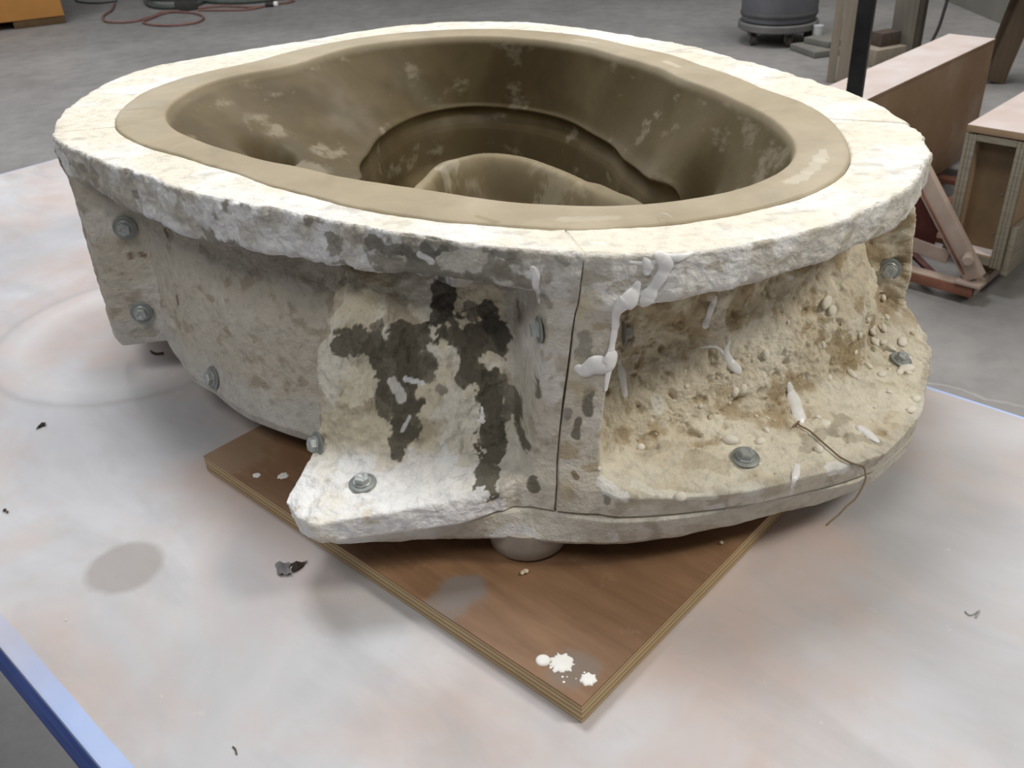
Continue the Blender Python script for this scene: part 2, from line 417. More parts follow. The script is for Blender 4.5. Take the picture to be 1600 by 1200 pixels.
# stations: theta, then (outward offset, z) of B wall top, C, D, E ledge inner, F ledge edge, G bottom edge
def st(t, *p): return (t, np.array(p))
LEFT = [
 st(-174.5, (-.003,.25),(-.002,.2),(0,.15),(0,.1),(0,.06),(-.003,.049)),
 st(-169.0, (-.003,.25),(-.002,.2),(0,.15),(.001,.1),(.004,.06),(.001,.049)),
 st(-167.6, (-.060,.245),(-.058,.2),(-.056,.15),(-.052,.1),(-.047,.062),(-.050,.051)),
 st(-160, (-.052,.24),(-.047,.2),(-.042,.15),(-.036,.1),(-.030,.062),(-.033,.052)),
 st(-150, (-.050,.235),(-.042,.2),(-.032,.15),(-.022,.1),(-.013,.06),(-.015,.049)),
 st(-130, (-.050,.235),(-.040,.2),(-.027,.15),(-.014,.1),(-.004,.059),(-.006,.048)),
 st(-115, (-.055,.24),(-.046,.2),(-.032,.15),(-.019,.1),(-.005,.059),(-.008,.048)),
 st(-109.6, (-.057,.245),(-.046,.205),(-.032,.15),(-.016,.1),(.002,.06),(.0,.05)),
 st(-108.2, (-.058,.245),(-.036,.220),(.008,.192),(.043,.098),(.112,.083),(.106,.062)),
 st(-105.5, (-.058,.245),(-.033,.222),(.012,.196),(.046,.098),(.127,.087),(.122,.064)),
 st(-103.4, (-.060,.245),(-.040,.224),(.002,.2),(.046,.098),(.132,.090),(.127,.066)),
 st(-99, (-.065,.245),(-.046,.226),(-.016,.204),(.038,.098),(.110,.092),(.106,.068)),
 st(-90, (-.078,.25),(-.066,.226),(-.048,.202),(.010,.100),(.063,.095),(.067,.073)),
 st(-84.6, (-.085,.252),(-.077,.225),(-.070,.195),(-.018,.107),(.028,.097),(.030,.076)),
 st(-81.9, (-.078,.252),(-.076,.22),(-.068,.18),(-.026,.112),(.012,.1),(.014,.076)),
 st(-80.7, (-.004,.248),(-.001,.2),(.0,.15),(.003,.12),(.009,.1),(.012,.077)),
 st(-77.0, (-.004,.248),(-.001,.2),(.0,.15),(.003,.12),(.010,.1),(.012,.077))]
RIGHT = [
 st(-80, (-.003,.248),(-.001,.2),(.0,.15),(.004,.12),(.011,.1),(.013,.078)),
 st(-75.0, (-.003,.248),(-.001,.2),(.0,.15),(.004,.12),(.012,.1),(.014,.079)),
 st(-73.3, (-.088,.248),(-.076,.2),(-.070,.17),(-.030,.118),(.022,.1),(.019,.079)),
 st(-66, (-.098,.25),(-.077,.2),(-.076,.178),(-.045,.118),(.036,.1),(.027,.079)),
 st(-58, (-.098,.255),(-.077,.2),(-.074,.174),(-.048,.115),(.041,.1),(.034,.077)),
 st(-51, (-.090,.255),(-.080,.2),(-.069,.17),(-.043,.112),(.055,.098),(.047,.074)),
 st(-45, (-.085,.255),(-.070,.205),(-.058,.17),(-.033,.11),(.047,.094),(.042,.068)),
 st(-38, (-.080,.255),(-.062,.205),(-.048,.165),(-.024,.11),(.040,.09),(.036,.062)),
 st(-30, (-.070,.255),(-.050,.205),(-.036,.165),(-.012,.118),(.038,.094),(.034,.062)),
 st(-27.3, (-.068,.255),(-.048,.205),(-.034,.165),(-.006,.122),(.037,.096),(.033,.062)),
 st(-25.6, (-.004,.262),(.014,.213),(.020,.165),(.017,.120),(.035,.097),(.032,.062)),
 st(-22, (-.004,.262),(.024,.213),(.030,.165),(.024,.118),(.035,.097),(.032,.062))]
w_ = [(-.07,.25),(-.062,.2),(-.05,.165),(-.03,.115),(.03,.095),(.028,.062)]
f_ = [(-.004,.255),(.010,.2),(.012,.15),(.015,.12),(.03,.095),(.028,.062)]
w2_ = [(-.07,.25),(-.065,.2),(-.06,.165),(-.05,.115),(-.03,.07),(-.035,.055)]
g_ = [(-.004,.25),(-.003,.2),(-.002,.15),(-.001,.1),(-.001,.06),(-.003,.05)]
BACK = [st(-25, *f_), st(-20.5, *f_), st(-18.5, *w_), st(75, *w_), st(77, *f_), st(83, *f_), st(85, *w_), st(165, *w_), st(178, *w2_), st(181, *w2_), st(182.6, *g_), st(187, *g_)]

def tri_lean(th, z):                        # the front joint leans a little to the left on its way down
    d = np.interp(z, [.05,.075,.13,.18,.225,.262,.3], [-2.2,-2.0,-1.2,-.4,.5,1.2,1.8])
    return th + d * (1 - sstep(3.5, 11, np.abs(th - SF)))
SEGN = dict(top=44, edge=5, side=34, under=10, bc=26, cd=40, de=84, ef=84, fg=26, inn=5, up=5)
def build_section(name, stations, t0, t1, ncol, scale=1.0, seed=0, amp=None, colf=None):
    N = {k: max(3, int(v * scale)) for k, v in SEGN.items()}
    th = np.linspace(t0, t1, ncol)
    ts = np.array([s[0] for s in stations]); ps = np.stack([s[1] for s in stations])
    idx = np.clip(np.searchsorted(ts, th) - 1, 0, len(ts) - 2)
    u = (th - ts[idx]) / (ts[idx + 1] - ts[idx]); u = np.clip(u, 0, 1)
    wide = (ts[idx + 1] - ts[idx]) > 3
    u = np.where(wide, u, u * u * (3 - 2 * u))[:, None, None]
    P = ps[idx] * (1 - u) + ps[idx + 1] * u                   # (ncol,6,2)
    k = np.hanning(max(3, int(.6 / ((t1 - t0) / ncol)) | 1) + 2)[1:-1]; k /= k.sum(); h = len(k) // 2
    for a in range(6):
        for b in range(2): P[:, a, b] = np.convolve(np.pad(P[:, a, b], h, mode='edge'), k, 'valid')
    P[:, 0:3, 0] = np.maximum(P[:, 0:3, 0], -.077)
    Ro, Rc = R_out(th), R_co(th)
    zr = np.interp(th, *ZR) + .004 * fbm(np.stack([np.cos(np.radians(th)), np.sin(np.radians(th)), th * 0], -1), 9, 3, seed)
    jag = fbm(np.stack([np.cos(np.radians(th)) * .45, np.sin(np.radians(th)) * .45, th * 0 + seed], -1), 45, 4, 3)
    Rb = Ro.copy(); Ro = Ro + (.0030 + .0022 * win(th, -176, -108, 4)) * jag
    one = np.ones(ncol)
    z_in = .078 * one
    pts = [(Rc + .0004, RIMZ * one), (Ro - .0022, RIMZ - .0002 + .0010 * jag), (Ro + .0005, RIMZ - .0028 + .0010 * jag), (Ro + .001, zr + .004)]
    pts += [(Rb + P[:, 0, 0], np.minimum(P[:, 0, 1], zr - .001))] + [(Rb + P[:, i, 0], P[:, i, 1]) for i in range(1, 6)]
    zi = np.maximum(z_in, P[:, 5, 1])
    pts += [(np.minimum(Rc - .058, Rb + P[:, 5, 0] - .02), P[:, 5, 1]), (Rc - .058, np.maximum(.08, P[:, 5, 1] + .004)), (Rc - .042, .20 * one), (Rc - .030, .25 * one)]
    segn = [N['top'], N['edge'], N['side'], N['under'], N['bc'], N['cd'], N['de'], N['ef'], N['fg'], N['inn'], 3, 3, 3, N['up']]
    rows_r, rows_z, seg = [], [], []
    for i, n in enumerate(segn):
        a = pts[i]; b = pts[(i + 1) % len(pts)]
        for q in range(n):
            t = q / n; rows_r.append(a[0] * (1 - t) + b[0] * t); rows_z.append(a[1] * (1 - t) + b[1] * t); seg.append(i + t)
    r = np.stack(rows_r, 1); z = np.stack(rows_z, 1); seg = np.array(seg); K = len(seg)
    # round the corners of the profile
    lo, hi = int(np.argmax(seg >= 2.6)), int(np.argmax(seg >= 8.95))
    mid_ = int(np.argmax(seg >= 7.75))
    for it in range(int(22 * scale) + 2):
        h2 = hi if it < 5 else mid_
        for arr in (r, z):
            arr[:, lo:h2] = arr[:, lo:h2] * .4 + .3 * (arr[:, lo - 1:h2 - 1] + arr[:, lo + 1:h2 + 1])
    TH = tri_lean(np.repeat(th[:, None], K, 1), z)
    a = np.radians(TH)
    X = np.stack([C0[0] + r * np.cos(a), C0[1] + r * np.sin(a), z], -1)
    # relief
    du = np.gradient(X, axis=0); dv = np.gradient(X, axis=1); nr = np.cross(dv, du)
    nr /= np.linalg.norm(nr, axis=-1, keepdims=True) + 1e-12
    ctr = np.stack([np.cos(a), np.sin(a), 0 * a], -1)
    if np.mean(np.sum(nr[:, lo:hi] * ctr[:, lo:hi], -1)) < 0: nr = -nr
    D = amp(X, np.repeat(th[:, None], K, 1), np.repeat(seg[None], ncol, 0), seed)
    smooth_n = nr.copy()
    X2 = X + nr * D[..., None]
    V = X2.reshape(-1, 3)
    i0 = np.arange(ncol - 1)[:, None] * K; j = np.arange(K)[None]
    F = np.stack([i0 + j, i0 + (j + 1) % K, i0 + K + (j + 1) % K, i0 + K + j], -1).reshape(-1, 4)
    F = F[:, ::-1]
    caps = [list(range(K)), [(ncol - 1) * K + q for q in range(K)][::-1]]
    col = colf(X.reshape(-1, 3), np.repeat(th, K), np.tile(seg, ncol), D.reshape(-1), seed)
    return dict(V=V, F=F, caps=caps, col=col, N=smooth_n.reshape(-1, 3), name=name)

def win(th, a, b, s=1.5): return sstep(a - s, a + s, th) * (1 - sstep(b - s, b + s, th))
def amp_left(X, th, seg, sd):
    top = seg < 1; side = win(seg, 1.3, 3.0, .2); body = sstep(2.9, 3.3, seg) * (1 - sstep(8.9, 9.0, seg))
    big = fbm(X, 22, 4, 1); mid = fbm(X, 70, 4, 2); fine = fbm(X, 190, 3, 3)
    ridg = 1 - np.abs(fbm(X * np.array([1, 1, 1.6]), 38, 4, 4)) * 2
    bul = win(th, -109, -83, .6) * win(seg, 4.2, 7.1, .25)
    rib = win(th, -81.6, -76, .4)
    lft = 1 - win(th, -110, -70, 6)
    D = .0006 * top * mid
    D = D + side * (.0028 * mid + .0018 * ridg * np.where(th < -82, 1, .4) + .001 * fine + lft * .0030 * np.maximum(0, fbm(X, 48, 3, 8)))
    D = D + body * ((1 - bul) * (.0014 * big + .0013 * ridg + .0011 * mid + .0005 * fine) * (1 - .6 * rib) * (1 - .75 * win(th, -167, -110, 1) * sstep(6.7, 7.4, seg)))
    D = D + body * bul * (.0065 * big + .0050 * mid + .0018 * fine + .0022 * ridg)
    led = win(th, -109, -83, .6) * win(seg, 7.0, 9, .1)
    return D + led * (.0012 * mid + .0010 * np.maximum(0, fbm(X, 60, 3, 9)) + .0006 * big)
def amp_right(X, th, seg, sd):
    top = seg < 1; side = win(seg, 1.3, 3.0, .2); body = sstep(2.9, 3.3, seg) * (1 - sstep(8.9, 9.0, seg))
    big = fbm(X, 20, 4, 11); mid = fbm(X, 75, 4, 12); fine = fbm(X, 210, 3, 13)
    ridg = 1 - np.abs(fbm(X * np.array([1, 1, 2.2]), 42, 4, 14)) * 2
    wall = win(th, -73, -24, 1.2) * win(seg, 3.4, 7.2, .3); rib = win(th, -80, -75, .5)
    led = win(th, -73, -24, 1) * win(seg, 7.0, 8.0, .15)
    edge = win(seg, 7.8, 9, .15)
    D = .0006 * top * mid + side * (.0016 * mid + .0012 * ridg + .0005 * fine + .0012 * np.maximum(0, big))
    D = D + body * (.0006 * mid + .0003 * fine) * (1 - .3 * rib)
    pits = -np.maximum(0, fbm(X, 85, 3, 15) - .22) * .010
    D = D + wall * (.0055 * big + .0024 * mid + .0011 * fine + pits) + led * (.0016 * big + .0012 * mid + .0006 * fine + pits * .6)
    lump = win(th, -52, -27, 3) * win(seg, 4.8, 6.6, .35) * .010 * (.5 + big)
    er = win(th, -36, -24, 2) * edge * .004 * mid
    return D + lump + er
def amp_back(X, th, seg, sd): return .002 * fbm(X, 40, 3, 21) * (seg > 1.3) * (seg < 9)

def cmix(c, d, f): return c + (np.array(d, float) - c) * np.clip(f, 0, 1)[:, None]
def full(n, c): return np.tile(np.array(c, float), (n, 1))
def top_col(X, th):
    n = len(X); c = full(n, (.83, .78, .665))
    c = cmix(c, (.88, .86, .82), sstep(-.15, .35, fbm(X, 14, 4, 31)))
    c = cmix(c, (.76, .69, .55), sstep(.12, .5, fbm(X, 18, 4, 32)) * .5)
    return cmix(c, (.52, .49, .43), sstep(.26, .5, fbm(X * np.array([.6, 1.4, 1]), 50, 5, 33)) * .45)
def col_left(X, th, seg, D, sd):
    n = len(X); c = top_col(X, th)
    side = sstep(1.25, 1.45, seg) * (1 - sstep(3.0, 3.2, seg))
    s_ = full(n, (.66, .64, .60)); s_ = cmix(s_, (.86, .86, .87), sstep(-.1, .25, fbm(X, 34, 4, 41) + .12 * win(th, -165, -108, 6) - .12 * win(th, -104, -80)))
    dk = fbm(X, 42, 4, 42); s_ = cmix(s_, (.27, .25, .21), sstep(.16, .30, dk + .20 * win(th, -108, -84, 3) - .02) * .85)
    s_ = cmix(s_, (.48, .44, .37), sstep(.1, .3, fbm(X, 28, 4, 43)) * .6)
    c = cmix(c, (0, 0, 0), side * 0); c = c * (1 - side[:, None]) + s_ * side[:, None]
    body = sstep(3.0, 3.2, seg)
    b = full(n, (.60, .555, .475)); b = cmix(b, (.70, .665, .60), sstep(-.1, .35, fbm(X, 16, 4, 44)))
    b = cmix(b, (.40, .34, .26), sstep(.2, .42, fbm(X * np.array([1, 1, 1.5]), 40, 5, 45)) * .75)
    b = cmix(b, (.45, .40, .33), sstep(.21, .235, X[:, 2]) * (1 - win(th, -82, -70, .5)) * .5)  # wall darkened below the rim, overhang shade put into the colour
    low = sstep(0, 1, 1 - sstep(.075, .10, X[:, 2] + .02 * fbm(X, 12, 3, 46))) * (1 - win(th, -110, -60, 1))
    b = cmix(b, (.60, .585, .55), low * .8)
    bul = win(th, -109, -83, .5) * sstep(4.4, 5.0, seg) * (1 - sstep(7.0, 7.2, seg))
    y = full(n, (.74, .67, .52)); y = cmix(y, (.84, .80, .70), sstep(-.05, .3, fbm(X, 26, 4, 47))); y = cmix(y, (.47, .40, .29), sstep(.1, .34, fbm(X, 33, 5, 48)) * .8)
    b = b * (1 - bul[:, None]) + y * bul[:, None]
    led = win(th, -109, -82, .5) * sstep(6.85, 7.1, seg)
    z = full(n, (.86, .83, .76)); z = cmix(z, (.90, .90, .90), sstep(-.15, .15, fbm(X, 22, 4, 49) + .3 * win(th, -101, -86, 3) - .2)); z = cmix(z, (.70, .63, .50), sstep(.18, .36, fbm(X, 45, 4, 50)) * .6)
    z = cmix(z, (.62, .585, .52), sstep(-87.5, -84.5, th) * .8)
    b = b * (1 - led[:, None]) + z * led[:, None]
    rib = win(th, -81.8, -76, .3); rb = full(n, (.64, .60, .52)); rb = cmix(rb, (.74, .71, .66), sstep(-.1, .3, fbm(X, 30, 4, 51))); rb = cmix(rb, (.42, .37, .28), sstep(.15, .36, fbm(X, 48, 4, 52)) * .7)
    b = b * (1 - rib[:, None]) + rb * rib[:, None]
    return c * (1 - body[:, None]) + b * body[:, None]
def col_right(X, th, seg, D, sd):
    n = len(X); c = top_col(X, th)
    side = sstep(1.25, 1.45, seg) * (1 - sstep(3.0, 3.2, seg))
    s_ = full(n, (.68, .655, .59)); s_ = cmix(s_, (.82, .81, .78), sstep(0, .3, fbm(X, 36, 4, 61))); s_ = cmix(s_, (.46, .42, .34), sstep(.14, .32, fbm(X * np.array([1, 1, 2]), 48, 5, 62)) * .75)
    c = c * (1 - side[:, None]) + s_ * side[:, None]
    body = sstep(3.0, 3.2, seg)
    b = full(n, (.69, .62, .485)); b = cmix(b, (.79, .74, .62), sstep(-.05, .35, fbm(X, 18, 4, 63)))
    b = cmix(b, (.40, .30, .17), sstep(.12, .34, fbm(X, 36, 5, 64)) * .75)
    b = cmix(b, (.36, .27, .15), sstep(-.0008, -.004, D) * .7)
    b = cmix(b, (.80, .755, .63), sstep(6.9, 7.3, seg) * (1 - sstep(7.8, 8, seg)) * sstep(-.25, .3, fbm(X, 24, 4, 65)) * .85)
    e = sstep(7.85, 7.95, seg); eb = full(n, (.63, .585, .49)); eb = cmix(eb, (.73, .70, .62), sstep(0, .35, fbm(X, 20, 4, 66))); eb = cmix(eb, (.45, .40, .30), sstep(.2, .4, fbm(X, 55, 4, 67)) * .6)
    b = b * (1 - e[:, None]) + eb * e[:, None]
    rib = win(th, -80, -74.6, .3); rb = full(n, (.64, .595, .51)); rb = cmix(rb, (.72, .68, .62), sstep(-.1, .3, fbm(X, 30, 4, 68))); rb = cmix(rb, (.44, .36, .24), sstep(.1, .34, fbm(X * np.array([1, 1, 2]), 44, 4, 69)) * .8)
    b = b * (1 - rib[:, None]) + rb * rib[:, None]
    return c * (1 - body[:, None]) + b * body[:, None]
def col_back(X, th, seg, D, sd):
    c = top_col(X, th); b = full(len(X), (.66, .61, .52)); k = sstep(1.3, 2, seg)[:, None]; return c * (1 - k) + b * k

S_left = build_section('front_left_section', LEFT, SL + .08, SF - .10, 860, 1.0, 1, amp_left, col_left)
S_right = build_section('front_right_section', RIGHT, SF + .10, SR - .05, 500, 1.0, 2, amp_right, col_right)
S_back = build_section('back_section', BACK, SR + .05, 360 + SL - .08, 420, .35, 3, amp_back, col_back)

# base piece: a thick disc the upright sections stand on
BO_T = ([-181,-112,-109.9,-108.4,-104.5,-103,-101,-99.5,-90.6,-85.3,-80.5,-77,-72.5,-69,-62,-57,-53,-45,-35,-20,0,150,165], [-.09,-.08,-.07,.098,.122,.122,.116,.108,.067,.034,.012,.014,.022,.026,.026,.034,.045,.042,.034,.03,.025,.025,-.09])
BO_B = ([-181,-112,-109.9,-108.4,-104.5,-103,-101,-95.5,-89.7,-82,-75.8,-70,-64,-58.5,-53,-49.5,-44.5,-36,-20,0,150,165], [-.10,-.09,-.08,.085,.108,.108,.100,.076,.056,.022,.016,.017,.017,.020,.033,.040,.040,.036,.03,.025,.025,-.10])
def build_base():
    th = np.concatenate([np.linspace(-180, -112, 90, endpoint=False), np.linspace(-112, -18, 620, endpoint=False), np.linspace(-18, 180, 200, endpoint=False)])
    n = len(th); Ro = R_out(th); a = np.radians(th)
    def sm(tab):
        f = np.arange(-180, 180, .1); y = np.interp(f, *tab); k = np.hanning(13); k /= k.sum(); return np.interp(th, f, np.convolve(np.pad(y, 6, mode='wrap'), k, 'valid'))
    oT, oB = sm(BO_T), sm(BO_B)
    zt = np.interp(th, [-180,-110,-108,-100,-90,-85,-80,-70,-58,-52,-45,-38,-20,0,180], [.074,.074,.062,.070,.073,.0745,.0755,.0775,.0755,.0725,.0665,.0605,.0605,.0605,.074])
    prof = [(0 * Ro, zt), (Ro * .45, zt), (Ro + oT - .012, zt - .0004), (Ro + oT - .0012, zt - .0006), (Ro + oT, zt - .0022), (Ro + oB, 0 * zt + .050), (Ro + oB - .004, 0 * zt + .045), (Ro + np.minimum(oB, 0) - .09, 0 * zt + .043), (Ro * .3, 0 * zt + .036), (0 * Ro, 0 * zt + .036)]
    cnt = [2, 6, 3, 3, 20, 4, 4, 4, 2]
    R, Z, S = [], [], []
    for i, m in enumerate(cnt):
        for q in range(m):
            t = q / m; R.append(prof[i][0] * (1 - t) + prof[i + 1][0] * t); Z.append(prof[i][1] * (1 - t) + prof[i + 1][1] * t); S.append(i + t)
    R.append(prof[-1][0]); Z.append(prof[-1][1]); S.append(len(cnt))
    r = np.stack(R, 1); z = np.stack(Z, 1); S = np.array(S); K = len(S)
    TH = tri_lean(np.repeat(th[:, None], K, 1), z); a = np.radians(TH)
    X = np.stack([C0[0] + r * np.cos(a), C0[1] + r * np.sin(a), z], -1)
    m = ((S > 3.5) & (S < 6.2))[None]
    d = m * (.0010 * fbm(X, 40, 4, 71) + .0016 * np.where(np.repeat(th[:, None], K, 1) < -86, 1, .15) * fbm(X, 60, 4, 72))
    X[..., 0] += d * np.cos(a); X[..., 1] += d * np.sin(a)
    X[..., 2] += ((S > 5) & (S < 6.6))[None] * .0020 * fbm(X, 30, 3, 73)
    V = X.reshape(-1, 3)
    i0 = np.arange(n)[:, None] * K; i1 = ((np.arange(n) + 1) % n)[:, None] * K; j = np.arange(K - 1)[None]
    F = np.stack([i0 + j, i0 + j + 1, i1 + j + 1, i1 + j], -1).reshape(-1, 4)
    c = full(len(V), (.645, .61, .53)); c = cmix(c, (.72, .695, .63), sstep(-.05, .35, fbm(V, 16, 4, 74))); c = cmix(c, (.48, .43, .34), sstep(.2, .42, fbm(V, 50, 4, 75)) * .55)
    c = cmix(c, (.78, .77, .76), sstep(-88, -93, np.repeat(th, K)) * sstep(-.2, .2, fbm(V, 25, 3, 76)) * .8)
    return dict(V=V, F=F, caps=[], col=c, name='base_section')
S_base = build_base()

# ---- clay basin
def build_clay():
    n = 900; th = np.linspace(-180, 180, n, endpoint=False); a = np.radians(th)
    Rco, Rci = R_co(th) - .0006, R_ci(th)
    pit = np.array([at(x, y, .205)[:2] for x, y in [(570,275),(580,235),(610,200),(660,175),(720,163),(790,165),(860,178),(920,205),(970,245),(1010,280),(1060,300),(1110,302)]])
    pit = np.vstack([pit, [[.215, .87], [.14, .80], [.04, .79], [-.06, .83], [-.13, .92]]])
    Rp = polar_xy(pit - C0, 81)(th)
    one = np.ones(n)
    prof = [(Rco - .066, .0795 * one), (Rco - .049, .20 * one), (Rco - .035, .25 * one), (Rco - .004, .294 * one), (Rco, .2990 * one), (Rco - .002, .3014 * one), (Rco - .006, .3020 * one), (Rci + .006, .3020 * one), (Rci + .002, .3013 * one), (Rci + .0002, .2985 * one), (Rci - .0012, .292 * one)] + [(lerp(Rci - .0012, Rp + .004, f), (.2065 + .0855 * (1 - f) ** 1.3) * one) for f in np.linspace(0, 1, 13)[1:]] + [ (Rp - .001, .2030 * one), (Rp + .005, .197 * one), (Rp + .0075, .189 * one), (Rp - .0005, .178 * one), (Rp - .004, .17 * one), (Rp - .012, .125 * one), (Rp * .9 - .02, .108 * one), (Rp * .5, .106 * one), (.02 * one, .106 * one)]
    cnt = [3, 3, 3, 3, 2, 3, 22, 5, 4, 4] + [6] * 12 + [5, 5, 5, 8, 12, 18, 10, 40, 30]
    R, Z, S = [], [], []
    for i, m in enumerate(cnt):
        for q in range(m):
            t = q / m; R.append(prof[i][0] * (1 - t) + prof[i + 1][0] * t); Z.append(prof[i][1] * (1 - t) + prof[i + 1][1] * t); S.append(i + t)
    R.append(prof[-1][0]); Z.append(prof[-1][1]); S.append(len(cnt)); r = np.stack(R, 1); z = np.stack(Z, 1); S = np.array(S); K = len(S)
    i1, i2 = int(np.argmax(S >= 7)), K - 1
    for it in range(4):
        for arr in (r, z): arr[:, i1:i2] = arr[:, i1:i2] * .5 + .25 * (arr[:, i1 - 1:i2 - 1] + arr[:, i1 + 1:i2 + 1])
    X = np.stack([C0[0] + r * np.cos(a)[:, None], C0[1] + r * np.sin(a)[:, None], z], -1)
    inside = (S > 28)[None] * np.ones((n, 1)); XY = X[..., :2]
    # raised crest with a dished middle inside the bowl
    crest = np.array([at(x, y, zz)[:2] for x, y, zz in [(668,300,.150),(688,268,.160),(716,250,.168),(760,238,.172),(815,244,.172),(870,265,.170),(915,292,.165),(962,326,.160)]])
    cl = catmull([*crest, crest[-1] + [.03, -.10], [.02, .86], [-.06, .93], crest[0] + [-.012, -.08], crest[0]], 10)
    cl = np.array(cl)
    dmin = np.full(XY.shape[:2], 9.0)
    for A, B in zip(cl[:-1], cl[1:]):
        d = B - A; t = np.clip(((XY - A) @ d) / (d @ d + 1e-12), 0, 1); q = np.linalg.norm(XY - (A + t[..., None] * d), axis=-1); dmin = np.minimum(dmin, q)
    x, y = XY[..., 0], XY[..., 1]; ins = np.zeros(x.shape, bool); j = len(cl) - 1
    for i in range(len(cl)):
        yi, yj, xi, xj = cl[i, 1], cl[j, 1], cl[i, 0], cl[j, 0]
        ins ^= ((yi > y) != (yj > y)) & (x < (xj - xi) * (y - yi) / (yj - yi + 1e-12) + xi); j = i
    sd = np.where(ins, -dmin, dmin)
    hgt = np.where(sd > 0, np.exp(-(sd / .024) ** 2), .0 + 1.0 * np.exp(-(np.maximum(0, -sd - .006) / .022) ** 2))
    X[..., 2] += inside * .064 * hgt
    def dent(px, py, rad, dep, smin, near=True):
        d = ray(px, py); d = d / np.linalg.norm(d); w = X - CAM; t = w @ d; off = np.linalg.norm(w - t[..., None] * d, axis=-1)
        ok = (off < .005) & (S[None] > smin); t = np.where(ok, t, 99) if near else -np.where(ok & (S[None] < 24), t, 0); c = X[np.unravel_index(np.argmin(t), t.shape)].copy()
        q = np.linalg.norm(X - c, axis=-1); X[..., 2] -= (S[None] > smin) * dep * np.exp(-(q / rad) ** 2)
    dent(698, 293, .012, .075, 26); dent(420, 240, .022, .07, 10.5, False); dent(1098, 297, .022, .07, 10.5, False)
    X[..., 2] = np.where((S[None] > 10) & (X[..., 2] < .088), .088, X[..., 2])
    X[..., 2] += (S[None] > 4.5) * .0009 * fbm(X, 12, 3, 81) * (S[None] < 28) + (S[None] > 5) * .0002 * fbm(X, 90, 3, 82)
    Rj = .0016 * fbm(np.stack([np.cos(a), np.sin(a), 0 * a], -1), 26, 4, 83)
    m = ((S > 3.2) & (S < 6.3))[None]
    X[..., 0] += m * Rj[:, None] * np.cos(a)[:, None]; X[..., 1] += m * Rj[:, None] * np.sin(a)[:, None]
    V = X.reshape(-1, 3)
    i0 = np.arange(n)[:, None] * K; i1_ = ((np.arange(n) + 1) % n)[:, None] * K; jj = np.arange(K - 1)[None]
    F = np.stack([i0 + jj, i1_ + jj, i1_ + jj + 1, i0 + jj + 1], -1).reshape(-1, 4)
    caps = [[q * K for q in range(n)][::-1], [q * K + K - 1 for q in range(n)]]
    sg = np.tile(S, n)
    c = full(len(V), (.37, .31, .21)); c = cmix(c, (.44, .38, .275), sstep(-.1, .4, fbm(V, 7, 4, 84)) * .8)
    inn = sstep(9.2, 10.4, sg); ci = full(len(V), (.104, .077, .036)); ci = cmix(ci, (.138, .105, .054), sstep(-.05, .35, fbm(V, 10, 4, 85)))  # same clay inside the lip, darkened so the bowl's shade sits in the colour
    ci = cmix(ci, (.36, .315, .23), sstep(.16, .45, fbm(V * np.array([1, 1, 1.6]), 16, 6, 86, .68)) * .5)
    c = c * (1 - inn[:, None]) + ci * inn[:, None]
    c = cmix(c, (.42, .35, .22), (inside.reshape(-1) * np.exp(-(sd.reshape(-1) / .02) ** 2)) * .6)  # crest lightened: light along its top put into the clay colour
    return dict(V=V, F=F, caps=caps, col=c)
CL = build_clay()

# ---- sight lines onto the modelled surfaces, used to lay drips, bolts and stains where they sit on the real relief
from mathutils.bvhtree import BVHTree
def bvh(S): return BVHTree.FromPolygons(S['V'].tolist(), S['F'].tolist())
for S in (S_left, S_right, S_base, CL): S['bvh'] = bvh(S)
def hit(x, y, S=None):
    d = ray(x, y); d = d / np.linalg.norm(d); best = None
    for s in ([S] if S else [S_left, S_right, S_base]):
        h = s['bvh'].ray_cast(Vector(CAM), Vector(d))
        if h[0] is not None and (best is None or h[3] < best[3]): best = (h[0], h[1], s, h[3])
    return best
def nrm_at(p, S, rad=.006):
    q = S['V'] - np.array(p); i = np.nonzero((q * q).sum(1) < rad * rad)[0]
    n = S['N'][i].mean(0) if 'N' in S and len(i) else np.array([0, 0, 1.0])
    return Vector(n / (np.linalg.norm(n) + 1e-9))

def paint(strokes, only=None):
    segs = []
    for pts, rpx, colr, amt in strokes:
        hs = [hit(x, y, only) for x, y in pts]; hs = [h for h in hs if h]
        if not hs: continue
        for a, b in zip(hs, hs[1:] if len(hs) > 1 else hs):
            segs.append((np.array(a[0]), np.array(b[0]), rpx * a[3] / FPX, np.array(colr), amt, hs[0][2]))
    for S in ((only,) if only else (S_left, S_right, S_base)):
        V, c = S['V'], S['col']
        warp = None
        for A, B, r, colr, amt, so in segs:
            if so is not S: continue
            lo = np.minimum(A, B) - 2.2 * r; hi = np.maximum(A, B) + 2.2 * r
            i = np.nonzero(((V > lo) & (V < hi)).all(1))[0]
            if not len(i): continue
            P = V[i]; d = B - A; t = np.clip(((P - A) @ d) / (d @ d + 1e-12), 0, 1)
            q = np.linalg.norm(P - (A + t[:, None] * d), axis=1)
            q = q + r * (min(1, r / .008) * 1.5 * fbm(P, 58, 4, 91, .6) + .25 * fbm(P, 190, 2, 93))
            f = (1 - sstep(r * .86, r * 1.06, q)) * amt
            c[i] = c[i] * (1 - f[:, None]) + colr * f[:, None]
DK, DK2, WH, GR, CR = (.135, .122, .092), (.19, .175, .14), (.90, .90, .90), (.33, .31, .27), (.80, .74, .60)
def z5(*p): return [(440 + x / 2.222, 340 + y / 2.222) for x, y in p]
def z6(*p): return [(840 + x / 2.308, 340 + y / 2.308) for x, y in p]
